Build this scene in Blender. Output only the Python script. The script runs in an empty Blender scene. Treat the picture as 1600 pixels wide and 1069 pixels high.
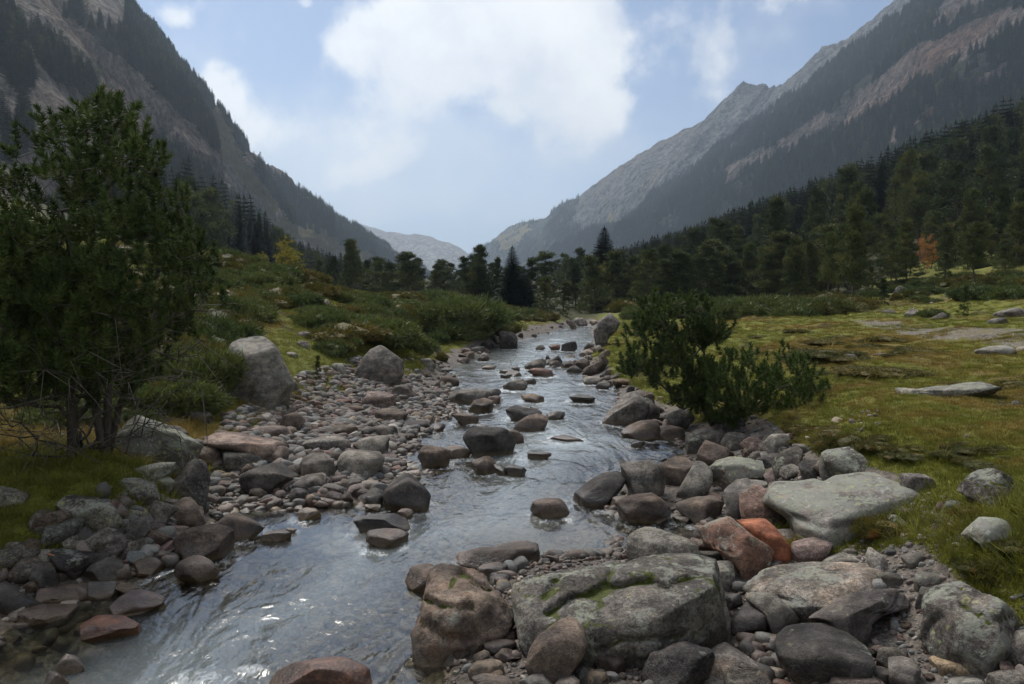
import bpy, bmesh, math, random
import numpy as np
from mathutils import Vector, Matrix, Euler
random.seed(7); RNG = np.random.default_rng(7)
scene = bpy.context.scene
COL = scene.collection
R = math.radians

# ------------------------------------------------------------------ camera, world, sun, exposure
CAM = np.array([0.0, 0.0, 2.0]); PITCH = R(3.66); FPX = 1244.0
cd = bpy.data.cameras.new('camera'); cam = bpy.data.objects.new('camera', cd); COL.objects.link(cam)
cam.location = CAM; cam.rotation_euler = (R(90) - PITCH, 0, 0)
cd.sensor_width = 36; cd.lens = FPX / 1600 * 36; cd.clip_start = 0.05; cd.clip_end = 60000
scene.camera = cam
scene.render.resolution_x = 1024; scene.render.resolution_y = 684
scene.view_settings.view_transform = 'Standard'; scene.view_settings.look = 'None'
scene.view_settings.gamma = 1; scene.view_settings.use_curve_mapping = False
scene.view_settings.exposure = 0.74
scene.render.engine = 'CYCLES'
cy = scene.cycles
cy.max_bounces = 7; cy.diffuse_bounces = 3; cy.glossy_bounces = 2; cy.transmission_bounces = 3
cy.transparent_max_bounces = 8; cy.volume_bounces = 0; cy.use_denoising = True
cy.caustics_reflective = False; cy.caustics_refractive = False

SUN_EL, SUN_AZ = R(52), R(-28)          # azimuth from +Y (up the valley), negative to the left
sd = bpy.data.lights.new('sun', 'SUN'); sun = bpy.data.objects.new('sun', sd); COL.objects.link(sun)
sd.energy = 2.5; sd.angle = R(30); sd.color = (1.0, 0.95, 0.88)
sun_dir = Vector((math.sin(SUN_AZ) * math.cos(SUN_EL), math.cos(SUN_AZ) * math.cos(SUN_EL), math.sin(SUN_EL)))
sun.rotation_euler = sun_dir.to_track_quat('Z', 'Y').to_euler(); sun.location = (0, 0, 30)

class NT:
    """small helper for writing node trees"""
    def __init__(self, tree): self.t = tree; self.n = tree.nodes; self.l = tree.links
    def set(self, sock, v):
        if hasattr(v, 'is_output'): self.l.new(v, sock)
        elif v is not None:
            if isinstance(v, (tuple, list)) and sock.type == 'RGBA' and len(v) == 3: v = (*v, 1)
            sock.default_value = v
    def node(self, typ, ins=None, out=0, **props):
        nd = self.n.new(typ)
        for k, v in props.items(): setattr(nd, k, v)
        for k, v in (ins or {}).items(): self.set(nd.inputs[k], v)
        return nd.outputs[out]
    def m(self, op, a, b=None, c=None, clamp=False):
        nd = self.n.new('ShaderNodeMath'); nd.operation = op; nd.use_clamp = clamp
        for i, v in enumerate((a, b, c)):
            if v is not None: self.set(nd.inputs[i], v)
        return nd.outputs[0]
    def ss(self, x, lo, hi, a=0.0, b=1.0):
        return self.node('ShaderNodeMapRange', {0: x, 1: lo, 2: hi, 3: a, 4: b}, interpolation_type='SMOOTHSTEP')
    def mix(self, f, a, b):
        nd = self.n.new('ShaderNodeMix'); nd.data_type = 'RGBA'
        self.set(nd.inputs[0], f); self.set(nd.inputs[6], a); self.set(nd.inputs[7], b)
        return nd.outputs[2]
    def mul(self, a, b):
        nd = self.n.new('ShaderNodeMix'); nd.data_type = 'RGBA'; nd.blend_type = 'MULTIPLY'; nd.inputs[0].default_value = 1
        self.set(nd.inputs[6], a); self.set(nd.inputs[7], b)
        return nd.outputs[2]
    def noise(self, vec, scale, detail=4, rough=.55, out=0, dist=0.0):
        return self.node('ShaderNodeTexNoise', {'Vector': vec, 'Scale': scale, 'Detail': detail, 'Roughness': rough, 'Distortion': dist}, out=out)
    def gray(self, v):
        return self.node('ShaderNodeCombineColor', {0: v, 1: v, 2: v})

world = bpy.data.worlds.new('World'); scene.world = world; world.use_nodes = True
w = NT(world.node_tree); w.n.clear()
sky = w.n.new('ShaderNodeTexSky'); sky.sky_type = 'NISHITA'; sky.sun_disc = False
sky.sun_elevation = SUN_EL; sky.sun_rotation = SUN_AZ; sky.air_density = 1.0; sky.dust_density = 1.5; sky.altitude = 1400
tc = w.node('ShaderNodeTexCoord', out=0)
sx = w.n.new('ShaderNodeSeparateXYZ'); w.l.new(tc, sx.inputs[0])
X, Y, Z = sx.outputs
az = w.m('ARCTAN2', X, Y); el = w.m('ARCSINE', Z)
n1 = w.n.new('ShaderNodeTexNoise'); n1.inputs['Scale'].default_value = 5.0; n1.inputs['Detail'].default_value = 6; w.l.new(tc, n1.inputs['Vector'])
sc1 = w.n.new('ShaderNodeSeparateColor'); w.l.new(n1.outputs[1], sc1.inputs[0])
azd = w.m('MULTIPLY_ADD', w.m('SUBTRACT', sc1.outputs[0], .5), .22, az)
eld = w.m('MULTIPLY_ADD', w.m('SUBTRACT', sc1.outputs[1], .5), .16, el)
BLOBS = [(760,95,230,105,.75),(640,65,130,75,.35),(890,150,110,75,.4),(900,50,100,80,.35),(560,115,75,50,.45),(700,175,130,50,.3),(800,20,190,50,.3),
         (355,135,62,34,.8),(440,200,90,45,.65),(520,278,105,26,.7),(600,262,90,24,.4),(670,320,90,16,.35),(700,345,260,18,.35),(560,215,90,30,.35),
         (1085,55,50,40,.42),(1115,112,42,30,.42),(1060,105,50,50,.15),(1290,-4,150,26,.8),(1190,30,90,30,.2),(255,5,80,30,.75),(455,21,24,12,.5),(950,180,50,50,.35)]
fld = 0.0
for bx, by, rx, ry, s in BLOBS:
    a0 = math.atan((bx - 800) / FPX); e0 = math.atan((455 - by) / FPX * math.cos(a0))
    dx = w.m('DIVIDE', w.m('SUBTRACT', azd, a0), rx / FPX * math.cos(a0) * 1.02)
    dy = w.m('DIVIDE', w.m('SUBTRACT', eld, e0), ry / FPX * 1.02)
    d2 = w.m('MULTIPLY_ADD', dx, dx, w.m('MULTIPLY', dy, dy))
    g = w.m('MULTIPLY', w.m('EXPONENT', w.m('MULTIPLY', d2, -1.1)), s)
    fld = w.m('ADD', fld, g) if not isinstance(fld, float) else g
# elsewhere in the sky: the same kind of broken cloud, by noise
out_az = w.ss(w.m('ABSOLUTE', az), .62, .8); out_el = w.ss(el, .40, .55)
outside = w.m('MAXIMUM', out_az, out_el)
gen = w.m('MULTIPLY', w.ss(w.noise(tc, 2.2, 3), .36, .58), .85)
fld = w.m('ADD', w.m('MULTIPLY', fld, w.m('SUBTRACT', 1.0, outside)), w.m('MULTIPLY', gen, outside))
fine = w.noise(tc, 9.0, 8, .6)
fld = w.m('MULTIPLY_ADD', w.m('SUBTRACT', fine, .5), 1.5, fld)
cover = w.ss(fld, .42, .80)
cover = w.m('MULTIPLY', cover, .93)
veil2 = 0.0
for bx, by, rx, ry, s in [(660,245,230,85,.62),(440,230,130,80,.6),(760,330,330,40,.45),(960,190,130,90,.3),(300,60,120,60,.3),(1230,30,200,50,.35)]:
    a0 = math.atan((bx - 800) / FPX); e0 = math.atan((455 - by) / FPX * math.cos(a0))
    dx = w.m('DIVIDE', w.m('SUBTRACT', azd, a0), rx / FPX); dy = w.m('DIVIDE', w.m('SUBTRACT', eld, e0), ry / FPX)
    veil2 = w.m('ADD', veil2, w.m('MULTIPLY', w.m('EXPONENT', w.m('MULTIPLY', w.m('MULTIPLY_ADD', dx, dx, w.m('MULTIPLY', dy, dy)), -1.0)), s))
veil2 = w.m('MULTIPLY', w.ss(w.m('MULTIPLY_ADD', w.m('SUBTRACT', fine, .5), 1.3, veil2), .08, .85), .72)
lum = w.ss(w.m('ADD', w.m('MULTIPLY', w.noise(tc, 6.0, 6, .62), 1.0), w.m('MULTIPLY', fld, .22)), .40, .86)
ccol = w.mix(lum, (5.5, 5.8, 6.4), (8.35, 8.25, 8.05))
# thin veil of high cloud that whitens the blue towards the horizon
veil = w.ss(el, .30, .0, .08, .55)
base = w.mix(veil, w.mul(sky.outputs[0], (.66, .68, .74)), (4.3, 5.2, 6.6))
base = w.mix(veil2, base, w.mix(w.ss(w.noise(tc, 7.0, 5, .6), .35, .65), (5.3, 5.8, 6.6), (6.6, 6.9, 7.3)))
col = w.mix(cover, base, ccol)
bg = w.n.new('ShaderNodeBackground'); w.l.new(col, bg.inputs[0]); bg.inputs[1].default_value = 0.080
wo = w.n.new('ShaderNodeOutputWorld'); w.l.new(bg.outputs[0], wo.inputs[0])

# ------------------------------------------------------------------ maths helpers
cp, sp = math.cos(PITCH), math.sin(PITCH)
def ray(px, py):
    u = (np.asarray(px, float) - 800) / FPX; v = -(np.asarray(py, float) - 534.5) / FPX
    u, v = np.broadcast_arrays(u, v)
    return np.stack([u, cp + v * sp, -sp + v * cp], -1)      # forward component along the view axis = 1
def at_z(px, py, z=0.0):
    r = ray(px, py); t = (z - CAM[2]) / r[..., 2]; return CAM + r * t[..., None]
def at_d(px, py, D):
    r = ray(px, py); t = D / r[..., 1]; return CAM + r * np.asarray(t)[..., None]
def to_px(P):
    q = P - CAM; f = q[..., 1] * cp - q[..., 2] * sp; v = q[..., 1] * sp + q[..., 2] * cp
    f = np.where(f < .01, .01, f)
    return 800 + q[..., 0] / f * FPX, 534.5 - v / f * FPX
def sstep(x, a, b):
    t = np.clip((x - a) / (b - a), 0, 1); return t * t * (3 - 2 * t)
def _hash(i, j, k, s):
    h = (i * 374761393 + j * 668265263 + k * 2147483647 + s * 974634777).astype(np.uint64) & np.uint64(0xffffffff)
    h = ((h ^ (h >> np.uint64(13))) * np.uint64(1274126177)) & np.uint64(0xffffffff)
    h = ((h ^ (h >> np.uint64(16))) * np.uint64(2246822519)) & np.uint64(0xffffffff)
    return ((h ^ (h >> np.uint64(15))) & np.uint64(0xffffff)).astype(np.float64) / 0xffffff
def vnoise(P, seed=0):
    P = np.asarray(P, float); fl = np.floor(P); f = P - fl; f = f * f * f * (f * (f * 6 - 15) + 10); I = fl.astype(np.int64)
    out = 0
    for a in (0, 1):
        wa = f[..., 0] if a else 1 - f[..., 0]
        for b in (0, 1):
            wb = f[..., 1] if b else 1 - f[..., 1]
            for c in (0, 1):
                wc = f[..., 2] if c else 1 - f[..., 2]
                out = out + wa * wb * wc * _hash(I[..., 0] + a, I[..., 1] + b, I[..., 2] + c, seed)
    return out * 2 - 1
def fbm(P, octv=4, seed=0, gain=.5, ridged=False):
    P = np.asarray(P, float); s = 0; amp = 1; tot = 0
    for o in range(octv):
        n = vnoise(P * (2.03 ** o) + 17.3 * o, seed + o)
        if ridged: n = 1 - 2 * np.abs(n)
        s = s + amp * n; tot += amp; amp *= gain
    return s / tot
def xy0(x, y, s=1.0): return np.stack([x * s, y * s, np.zeros_like(x)], -1)
def in_poly(px, py, poly):
    px = np.asarray(px); py = np.asarray(py); c = np.zeros(px.shape, bool); n = len(poly)
    for i in range(n):
        x1, y1 = poly[i]; x2, y2 = poly[(i + 1) % n]
        if y1 == y2: continue
        cond = ((y1 > py) != (y2 > py)) & (px < (x2 - x1) * (py - y1) / (y2 - y1) + x1); c ^= cond
    return c
def poly_sdf(x, y, poly):
    d = np.full(x.shape, 1e9); P = np.array(poly, float)
    for i in range(len(P)):
        a, b = P[i], P[(i + 1) % len(P)]; e = b - a
        t = np.clip(((x - a[0]) * e[0] + (y - a[1]) * e[1]) / (e @ e + 1e-12), 0, 1)
        d = np.minimum(d, (x - a[0] - t * e[0]) ** 2 + (y - a[1] - t * e[1]) ** 2)
    d = np.sqrt(d); return np.where(in_poly(x, y, P), -d, d)

def mesh_from(name, V, F, smooth=True, attrs=None):
    """numpy vertices + equal-sided faces -> mesh"""
    V = np.asarray(V, np.float32); F = np.asarray(F, np.int32); k = F.shape[1]
    me = bpy.data.meshes.new(name); me.vertices.add(len(V)); me.vertices.foreach_set('co', V.ravel())
    me.loops.add(F.size); me.loops.foreach_set('vertex_index', F.ravel())
    me.polygons.add(len(F)); me.polygons.foreach_set('loop_start', np.arange(0, F.size, k, dtype=np.int32))
    me.polygons.foreach_set('use_smooth', np.full(len(F), smooth, bool))
    for an, arr in (attrs or {}).items():
        a = me.attributes.new(an, 'FLOAT', 'POINT'); a.data.foreach_set('value', np.asarray(arr, np.float32))
    me.update(calc_edges=True); return me
def grid_faces(nr, nc):
    i = np.arange(nr - 1)[:, None] * nc + np.arange(nc - 1)[None]; i = i.ravel()
    return np.stack([i, i + 1, i + nc + 1, i + nc], 1)
def obj(name, me, mat=None, parent=None, loc=None, coll=None):
    o = bpy.data.objects.new(name, me)
    if me is not None and mat is not None and len(me.materials) == 0: me.materials.append(mat)
    (coll or COL).objects.link(o)
    if loc is not None: o.location = loc
    if parent is not None: o.parent = parent
    return o
def tag(o, label=None, cat=None, group=None, kind=None):
    if label: o['label'] = label
    if cat: o['category'] = cat
    if group: o['group'] = group
    if kind: o['kind'] = kind
    return o
def new_mat(name):
    m = bpy.data.materials.new(name); m.use_nodes = True; t = NT(m.node_tree); t.n.clear()
    return m, t
def finish(t, shader, disp=None):
    o = t.n.new('ShaderNodeOutputMaterial'); t.l.new(shader, o.inputs[0])
def pbsdf(t, col, rough=.8, normal=None, spec=.3, **kw):
    ins = {'Base Color': col, 'Roughness': rough, 'Specular IOR Level': spec}
    if normal is not None: ins['Normal'] = normal
    ins.update(kw); return t.node('ShaderNodeBsdfPrincipled', ins)
def bump(t, h, strength=.5, dist=.02, normal=None):
    return t.node('ShaderNodeBump', {'Height': h, 'Strength': strength, 'Distance': dist, **({'Normal': normal} if normal else {})})
# ------------------------------------------------------------------ terrain
RIVER_PX = [(-700,1500),(-400,1100),(-60,1000),(60,930),(200,905),(280,880),(325,800),(345,775),(460,785),(600,778),(640,740),(612,712),(650,680),(690,640),(705,600),(700,575),(735,556),(790,537),(850,522),(885,510),(900,502),
            (918,502),(926,512),(932,530),(920,550),(905,570),(925,592),(960,602),(985,640),(1020,665),(1078,690),(1072,716),(1000,735),(975,760),(985,800),(1110,790),(1135,830),(1110,860),(990,850),(975,880),(840,892),(812,930),(775,1000),(705,1040),(690,1100),(740,1500)]
POOL_PX = [(1130,960),(1190,985),(1240,1010),(1260,1080),(1300,1300),(1170,1300),(1165,1080),(1130,1010)]
RIV = [tuple(at_z(a, b)[:2]) for a, b in RIVER_PX]; POOL = [tuple(at_z(a, b)[:2]) for a, b in POOL_PX]

CP = []          # control points (x, y, z) of the land
def cz(px, py, z): p = at_z(px, py, z); CP.append((p[0], p[1], z))
def cD(px, py, D): p = at_d(px, py, D); CP.append(tuple(p))
def cxz(px, D, z): p = at_d(px, 455, D); CP.append((p[0], D, z))
for q in [(-200,1000,.45),(0,900,.18),(60,850,.42),(30,800,.6),(150,745,.62),(110,700,.6),(280,700,.6),(330,715,.25),(0,650,.62),(-200,700,.8),(-300,900,.8),
          (400,635,.42),(330,680,.3),(440,690,.18),(480,740,.14),(560,760,.1),(640,765,.05),(520,690,.15),(600,640,.12),(440,640,.3),(520,610,.32),(600,600,.3),(590,560,.6),(680,560,.15),(720,540,.18),(470,560,.85),
          (640,540,.6),(780,515,.35),(850,507,.25),(740,510,.8),(560,520,1.1),
          (1010,630,.08),(1100,670,.1),(1150,665,.25),(1120,640,.35),(1050,590,.35),(1000,560,.35),(960,540,.3),(960,515,.35),(1000,500,.5),
          (1250,690,.3),(1290,684,.60),(1310,640,.66),(1400,720,.6),(1590,640,.78),(1600,770,.75),(1420,790,.45),(1300,800,.25),(1180,760,.15),(1100,760,.08),(1500,870,.5),(1600,930,.5),(1480,1000,.2),
          (1300,960,.12),(1050,950,.05),(900,1040,.05),(800,1069,.02),(1150,880,.12),(1400,1060,.08),(1600,1060,.15),(1800,900,.7),(2200,800,1.0),(1150,560,.6),(1250,560,.75)]: cz(*q)
for q in [(340,398,24),(250,400,22),(440,420,27),(500,452,30),(560,456,36),(620,462,44),(700,464,50),(200,430,17),(100,470,14),(300,480,16.5),(400,480,19),(480,520,16.5),(560,490,22),(650,490,30),(740,490,36),
          (0,430,18),(-200,400,18),(-500,380,17),(-900,300,20),(250,560,11.5),(100,580,10.5),
          (1300,500,27),(1150,515,24),(1500,525,17),(1400,508,22),(1600,500,22),(1600,470,27),(1340,476,36),(1450,480,32),(1550,440,42),(1600,402,55),(1450,425,60),(1520,400,80),(1000,480,50),(1200,478,50),(1100,484,44),(920,492,60),(850,490,62),(780,485,60)]: cD(*q)
for q in [(1800,30,3.2),(2200,30,6),(1900,50,8),(700,75,1.0),(640,70,1.2),(560,60,.6),(440,60,1),(300,60,3),(100,60,8),(-300,60,11),(200,100,9),(0,130,13),(300,130,7),(440,130,1.5),(550,150,1),(650,200,3),(-400,120,24),
          (800,120,1.5),(900,150,3),(900,260,5),(1000,200,6),(1000,120,2.5),(1150,90,3),(1200,130,6),(1200,200,14),(1400,90,7),(1400,150,15),(1400,220,25),(1600,100,13),(1600,150,23),(1600,200,37),(1800,80,14),(2000,150,38),(1000,400,12),(800,400,5),(700,400,5),(600,300,8),
          (800,2000,-10),(700,4000,-40),(1000,1000,0),(0,400,60),(1600,500,60),(500,1000,0)]: cxz(*q)
CPA = np.array(CP)
def warp(x, y):
    yy = np.maximum(y + 6, 1.0); return np.stack([x / yy * 3.0, np.log(yy) * 1.6], -1)
_W = warp(CPA[:, 0], CPA[:, 1]); EPS = .08
def _ker(A, B): return np.sqrt(((A[:, None] - B[None]) ** 2).sum(-1) + EPS ** 2)
def _solve():
    n = len(_W); K = _ker(_W, _W); K[np.diag_indices(n)] -= .02       # slight smoothing
    Pm = np.c_[np.ones(n), _W]; A = np.block([[K, Pm], [Pm.T, np.zeros((3, 3))]])
    zz = np.arcsinh(CPA[:, 2])                                         # compress large heights
    return np.linalg.solve(A, np.r_[zz, 0, 0, 0])
_C = _solve()
def land(x, y):
    x = np.asarray(x, float).ravel(); y = np.asarray(y, float).ravel(); out = np.empty(x.size)
    for i in range(0, x.size, 40000):
        Wp = warp(x[i:i + 40000], y[i:i + 40000])
        out[i:i + 40000] = _ker(Wp, _W) @ _C[:-3] + _C[-3] + Wp @ _C[-2:]
    return np.sinh(np.clip(out, -5, 6))
def river_sdf(x, y):
    return np.minimum(poly_sdf(x, y, RIV), poly_sdf(x, y, POOL) + .0)
def H(x, y, detail=True):
    sh = np.shape(x); x = np.asarray(x, float).ravel(); y = np.asarray(y, float).ravel()
    z = land(x, y); z = np.where(y < 90, np.maximum(z, .05), z)
    near = np.clip(1 - y / 150, 0, 1)
    s = river_sdf(x, y) if True else None
    wob = .12 * vnoise(xy0(x, y, 1.6), 5); s = s + wob
    if detail:
        hill = np.clip((z - .35) / 1.2, 0, 1)
        mead = (x > 1.5) & (y > 6) & (y < 40) & (z > .4)
        z = z + mead * np.clip((z - .4) / .2, 0, 1) * (.075 * np.clip(fbm(xy0(x, y, .8), 3, 91, .5, True), -.2, 1) + .03 * fbm(xy0(x, y, 3.0), 2, 94)) * np.clip(y / 12, .6, 2)
        z = z + hill * (.19 * fbm(xy0(x, y, .55), 3, 11) + .05 * fbm(xy0(x, y, 1.7), 2, 14)) * near
        z = z + np.clip((y - 40) / 100, 0, 1) * .8 * fbm(xy0(x, y, .06), 3, 12)
        z = z + .018 * fbm(xy0(x, y, 5.0), 3, 21) * near
    shore = .03 + .10 * np.clip(s, 0, 1)
    k = sstep(s, .0, .9)
    zo = shore * (1 - k) + np.maximum(z, .03) * k
    zi = .02 - (.06 + .26 * sstep(-s, .0, 1.1)) * sstep(-s, -.02, .25) + .035 * fbm(xy0(x, y, 2.5), 3, 31)
    out = np.where(s > 0, zo, np.minimum(zi, .02))
    return out.reshape(sh)
def hit(px, py, floor=0.0, tmin=2.0, tmax=400.0):
    """where the line of sight through a photograph point meets the land (or the water)"""
    r = ray(px, py); t = np.geomspace(tmin, tmax, 700); P = CAM + r * t[:, None]
    h = np.maximum(H(P[:, 0], P[:, 1], False), floor); b = np.nonzero(P[:, 2] <= h)[0]
    if len(b) == 0: return P[-1]
    i = max(b[0], 1); a0 = P[i - 1, 2] - h[i - 1]; a1 = h[i] - P[i, 2]; k = a0 / max(a0 + a1, 1e-9)
    return P[i - 1] * (1 - k) + P[i] * k

# one ground sheet: a fan that gets coarser with distance
NR, NC = 470, 560
rr = np.geomspace(3.4, 9000, NR); rr = np.concatenate([np.geomspace(3.4, 40, 300), np.geomspace(40.4, 4300, NR - 300)])
aa = np.linspace(R(-72), R(72), NC); aa = aa - .28 * np.sin(aa * 2.0) * .6
gr, ga = np.meshgrid(rr, aa, indexing='ij')
gx = gr * np.sin(ga); gy = -2.6 + gr * np.cos(ga)
gz = H(gx, gy)
P = np.stack([gx, gy, gz], -1).reshape(-1, 3)
ppx, ppy = to_px(P)
jx = 10 * vnoise(xy0(P[:, 0], P[:, 1], 1.2), 41); jy = 4 * vnoise(xy0(P[:, 0], P[:, 1], 1.5), 42)
gs = river_sdf(P[:, 0], P[:, 1])
far = P[:, 1]
GRAVEL_PX = [[(330,780),(320,715),(345,690),(420,660),(470,635),(560,605),(640,590),(680,560),(720,540),(780,520),(850,508),(900,498),(960,500),(925,560),(980,600),(1060,640),(1080,660),(1180,650),(1240,680),(1290,720),(1420,745),(1300,800),(1130,860),(1290,870),(1430,850),(1500,900),(1520,960),(1700,1000),(1700,1400),(-700,1400),(-300,930),(60,890),(180,830)]]
g_gravel = np.zeros(len(P))
for pl in GRAVEL_PX: g_gravel = np.maximum(g_gravel, in_poly(ppx + jx, ppy + jy, pl).astype(float))
g_gravel = np.maximum(g_gravel, (gs < .10).astype(float)) * (far < 75)
PATH_PX = [(1325,499),(1400,500),(1425,512),(1500,512),(1700,518),(1700,545),(1600,548),(1530,535),(1440,532),(1395,520),(1345,509)]
g_path = (in_poly(ppx + jx * .8, ppy + jy * .5, PATH_PX) & (far > 10) & (far < 45)).astype(float)
DRY = vnoise(xy0(P[:, 0], P[:, 1], .35), 43)
g_dry = np.clip(.30 + .55 * DRY + .32 * in_poly(ppx, ppy, [(1100,495),(1330,492),(1600,520),(1600,600),(1150,530)]), 0, 1)
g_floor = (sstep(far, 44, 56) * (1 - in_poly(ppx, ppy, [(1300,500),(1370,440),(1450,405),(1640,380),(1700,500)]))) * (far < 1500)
def smooth_grid(a):
    a = a.reshape(NR, NC)
    b = a.copy(); b[1:-1] = (a[:-2] + 2 * a[1:-1] + a[2:]) / 4; c = b.copy(); c[:, 1:-1] = (b[:, :-2] + 2 * b[:, 1:-1] + b[:, 2:]) / 4
    return c.ravel()
g_gravel = smooth_grid(g_gravel); g_path = smooth_grid(g_path)

m_ground, t = new_mat('ground_grass_and_gravel')
geo = t.n.new('ShaderNodeNewGeometry'); pos = geo.outputs['Position']
A = lambda n: t.node('ShaderNodeAttribute', attribute_name=n, out=2)
gravel, path, dry = A('gravel'), A('path'), A('dry')
sep = t.n.new('ShaderNodeSeparateXYZ'); t.l.new(pos, sep.inputs[0])
nA = t.noise(pos, .9, 5); nB = t.noise(pos, 5.0, 5, .65); nC = t.noise(pos, 30, 4, .7); nD = t.noise(pos, 90, 3, .7)
grass = t.mix(t.ss(nB, .35, .65), (.118, .130, .020), (.185, .185, .032))
straw = t.mix(t.ss(nB, .35, .65), (.22, .16, .045), (.16, .10, .034))
gg = t.mix(t.m('MULTIPLY', t.ss(t.m('ADD', dry, t.m('MULTIPLY', t.m('SUBTRACT', nB, .5), .9)), .42, .9), .75), grass, straw)
heath = t.mix(t.ss(nC, .3, .7), (.035, .03, .014), (.07, .045, .022))
gg = t.mix(t.ss(t.m('ADD', nA, t.m('MULTIPLY', t.m('SUBTRACT', nB, .5), .5)), .55, .66, 0, .85), gg, heath)
gg = t.mul(gg, t.gray(t.ss(t.m('ADD', t.m('MULTIPLY', nC, .5), t.m('MULTIPLY', nD, .5)), .3, .7, .6, 1.25)))
vor = t.n.new('ShaderNodeTexVoronoi'); vor.inputs['Scale'].default_value = 26; t.l.new(pos, vor.inputs['Vector'])
sandy = t.mix(t.ss(nC, .35, .65), (.13, .112, .09), (.25, .22, .185))
vg = t.n.new('ShaderNodeSeparateColor'); t.l.new(vor.outputs[1], vg.inputs[0]); vgr = t.gray(t.m('MULTIPLY_ADD', vg.outputs[0], .8, .35))
peb = t.mix(.6, sandy, t.mul(vgr, (.17, .145, .125)))
wet = t.ss(sep.outputs[2], .11, .03)
bedc = t.mix(t.ss(nB, .35, .7), (.17, .125, .06), (.30, .24, .14))
bedc = t.mul(t.mix(.5, bedc, t.mul(vgr, (.27, .21, .13))), t.gray(t.ss(nC, .25, .75, .6, 1.3)))
peb = t.mix(t.ss(sep.outputs[2], .03, -.03), t.mul(peb, t.mix(wet, (1, 1, 1), (.55, .52, .5))), bedc)
ge = t.ss(t.m('ADD', gravel, t.m('MULTIPLY', t.m('SUBTRACT', nC, .5), .6)), .38, .62)
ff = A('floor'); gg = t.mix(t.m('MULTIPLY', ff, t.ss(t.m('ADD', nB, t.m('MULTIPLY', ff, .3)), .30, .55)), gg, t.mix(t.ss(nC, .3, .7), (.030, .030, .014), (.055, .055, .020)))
c = t.mix(ge, gg, peb)
pe = t.m('MULTIPLY', t.ss(t.m('ADD', path, t.m('ADD', t.m('MULTIPLY', t.m('SUBTRACT', nB, .5), 2.0), t.m('MULTIPLY', t.m('SUBTRACT', nC, .5), 2.4))), .45, .95), t.ss(nA, .3, .5, .35, 1.0))
c = t.mix(pe, c, t.mul(t.mix(t.ss(nC, .3, .7), (.12, .105, .085), (.22, .195, .165)), t.gray(t.m('MULTIPLY_ADD', vg.outputs[0], .9, .5))))
hgt = t.m('ADD', t.m('MULTIPLY', nC, .6), t.m('ADD', t.m('MULTIPLY', nD, .4), t.m('MULTIPLY', vor.outputs[0], t.m('MULTIPLY', ge, -.8))))
finish(t, pbsdf(t, c, t.m('SUBTRACT', .95, t.m('MULTIPLY', wet, t.m('MULTIPLY', ge, .45))), bump(t, hgt, .8, .035), .25))
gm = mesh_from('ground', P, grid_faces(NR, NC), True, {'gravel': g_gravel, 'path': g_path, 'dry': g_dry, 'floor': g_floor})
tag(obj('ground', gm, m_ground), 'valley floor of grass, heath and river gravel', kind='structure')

# ------------------------------------------------------------------ mountains
def interp_line(pts, u):
    pts = np.array(pts, float); s = np.linspace(0, 1, len(pts)); return np.stack([np.interp(u, s, pts[:, k]) for k in range(3)], -1)
def px_line(L): return [tuple(at_d(a, b, c)) for a, b, c in L]
def mountain(name, label, ridge, base, nu, nv, amp, scl, mat, masks, seed, sharp=.25, back=.5):
    """valley wall: a rough sheet from its foot to its crest line and down again behind"""
    u = np.linspace(0, 1, nu); Rg = interp_line(px_line(ridge), u); Bs = interp_line([tuple(at_d(a, 455, d)[:2]) + (z,) for a, d, z in base], u)
    dist = np.hypot(Rg[:, 0], Rg[:, 1])
    Rg = Rg + np.stack([0 * u, 0 * u, sharp * amp * fbm(np.stack([u * len(u) * .06, 0 * u, 0 * u], -1), 5, seed + 50, .6) * dist / dist.mean()], -1)
    v = np.linspace(0, 1 + back, nv)
    Vv = v[None, :, None]; S = Bs[:, None] * (1 - Vv) + Rg[:, None] * Vv
    over = np.clip(v - 1, 0, None)[None]                              # past the crest: drop away behind
    S[..., 2] -= over * 2.0 * (Rg[:, None, 2] - Bs[:, None, 2])
    foot = np.sin(np.clip(v, 0, 1) * np.pi)[None]
    d = fbm(S / scl, 6, seed, .52, True) * .6 + fbm(S / scl * np.array([.6, .6, .25]) * 3, 4, seed + 9, .5) * .4
    nrm = np.cross(Rg - Bs, np.gradient(Bs + Rg, axis=0)); nrm /= np.linalg.norm(nrm, axis=1)[:, None] + 1e-9
    nrm = np.where((nrm[:, 2:3] < 0), -nrm, nrm)
    k = amp * (.25 + foot) * (1 - .75 * np.exp(-((v[None] - 1) / .08) ** 2)) * (dist / dist.mean())[:, None]
    S = S + nrm[:, None] * (d * k)[..., None]
    Pm = S.reshape(-1, 3); mx, my = to_px(Pm)
    jx = 14 * fbm(Pm / scl * 6, 4, seed + 3); jy = 14 * fbm(Pm / scl * 6 + 9, 4, seed + 4)
    att = {}
    for an, (default, polys) in masks.items():
        a = np.full(len(Pm), float(default))
        for val, pl in polys: a[in_poly(mx + jx, my + jy, pl)] = val
        att[an] = a
    me = mesh_from(name, Pm, grid_faces(nu, nv), True, att)
    o = obj(name, me, mat); tag(o, label, kind='structure')
    return S, att, (nu, nv)

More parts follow.
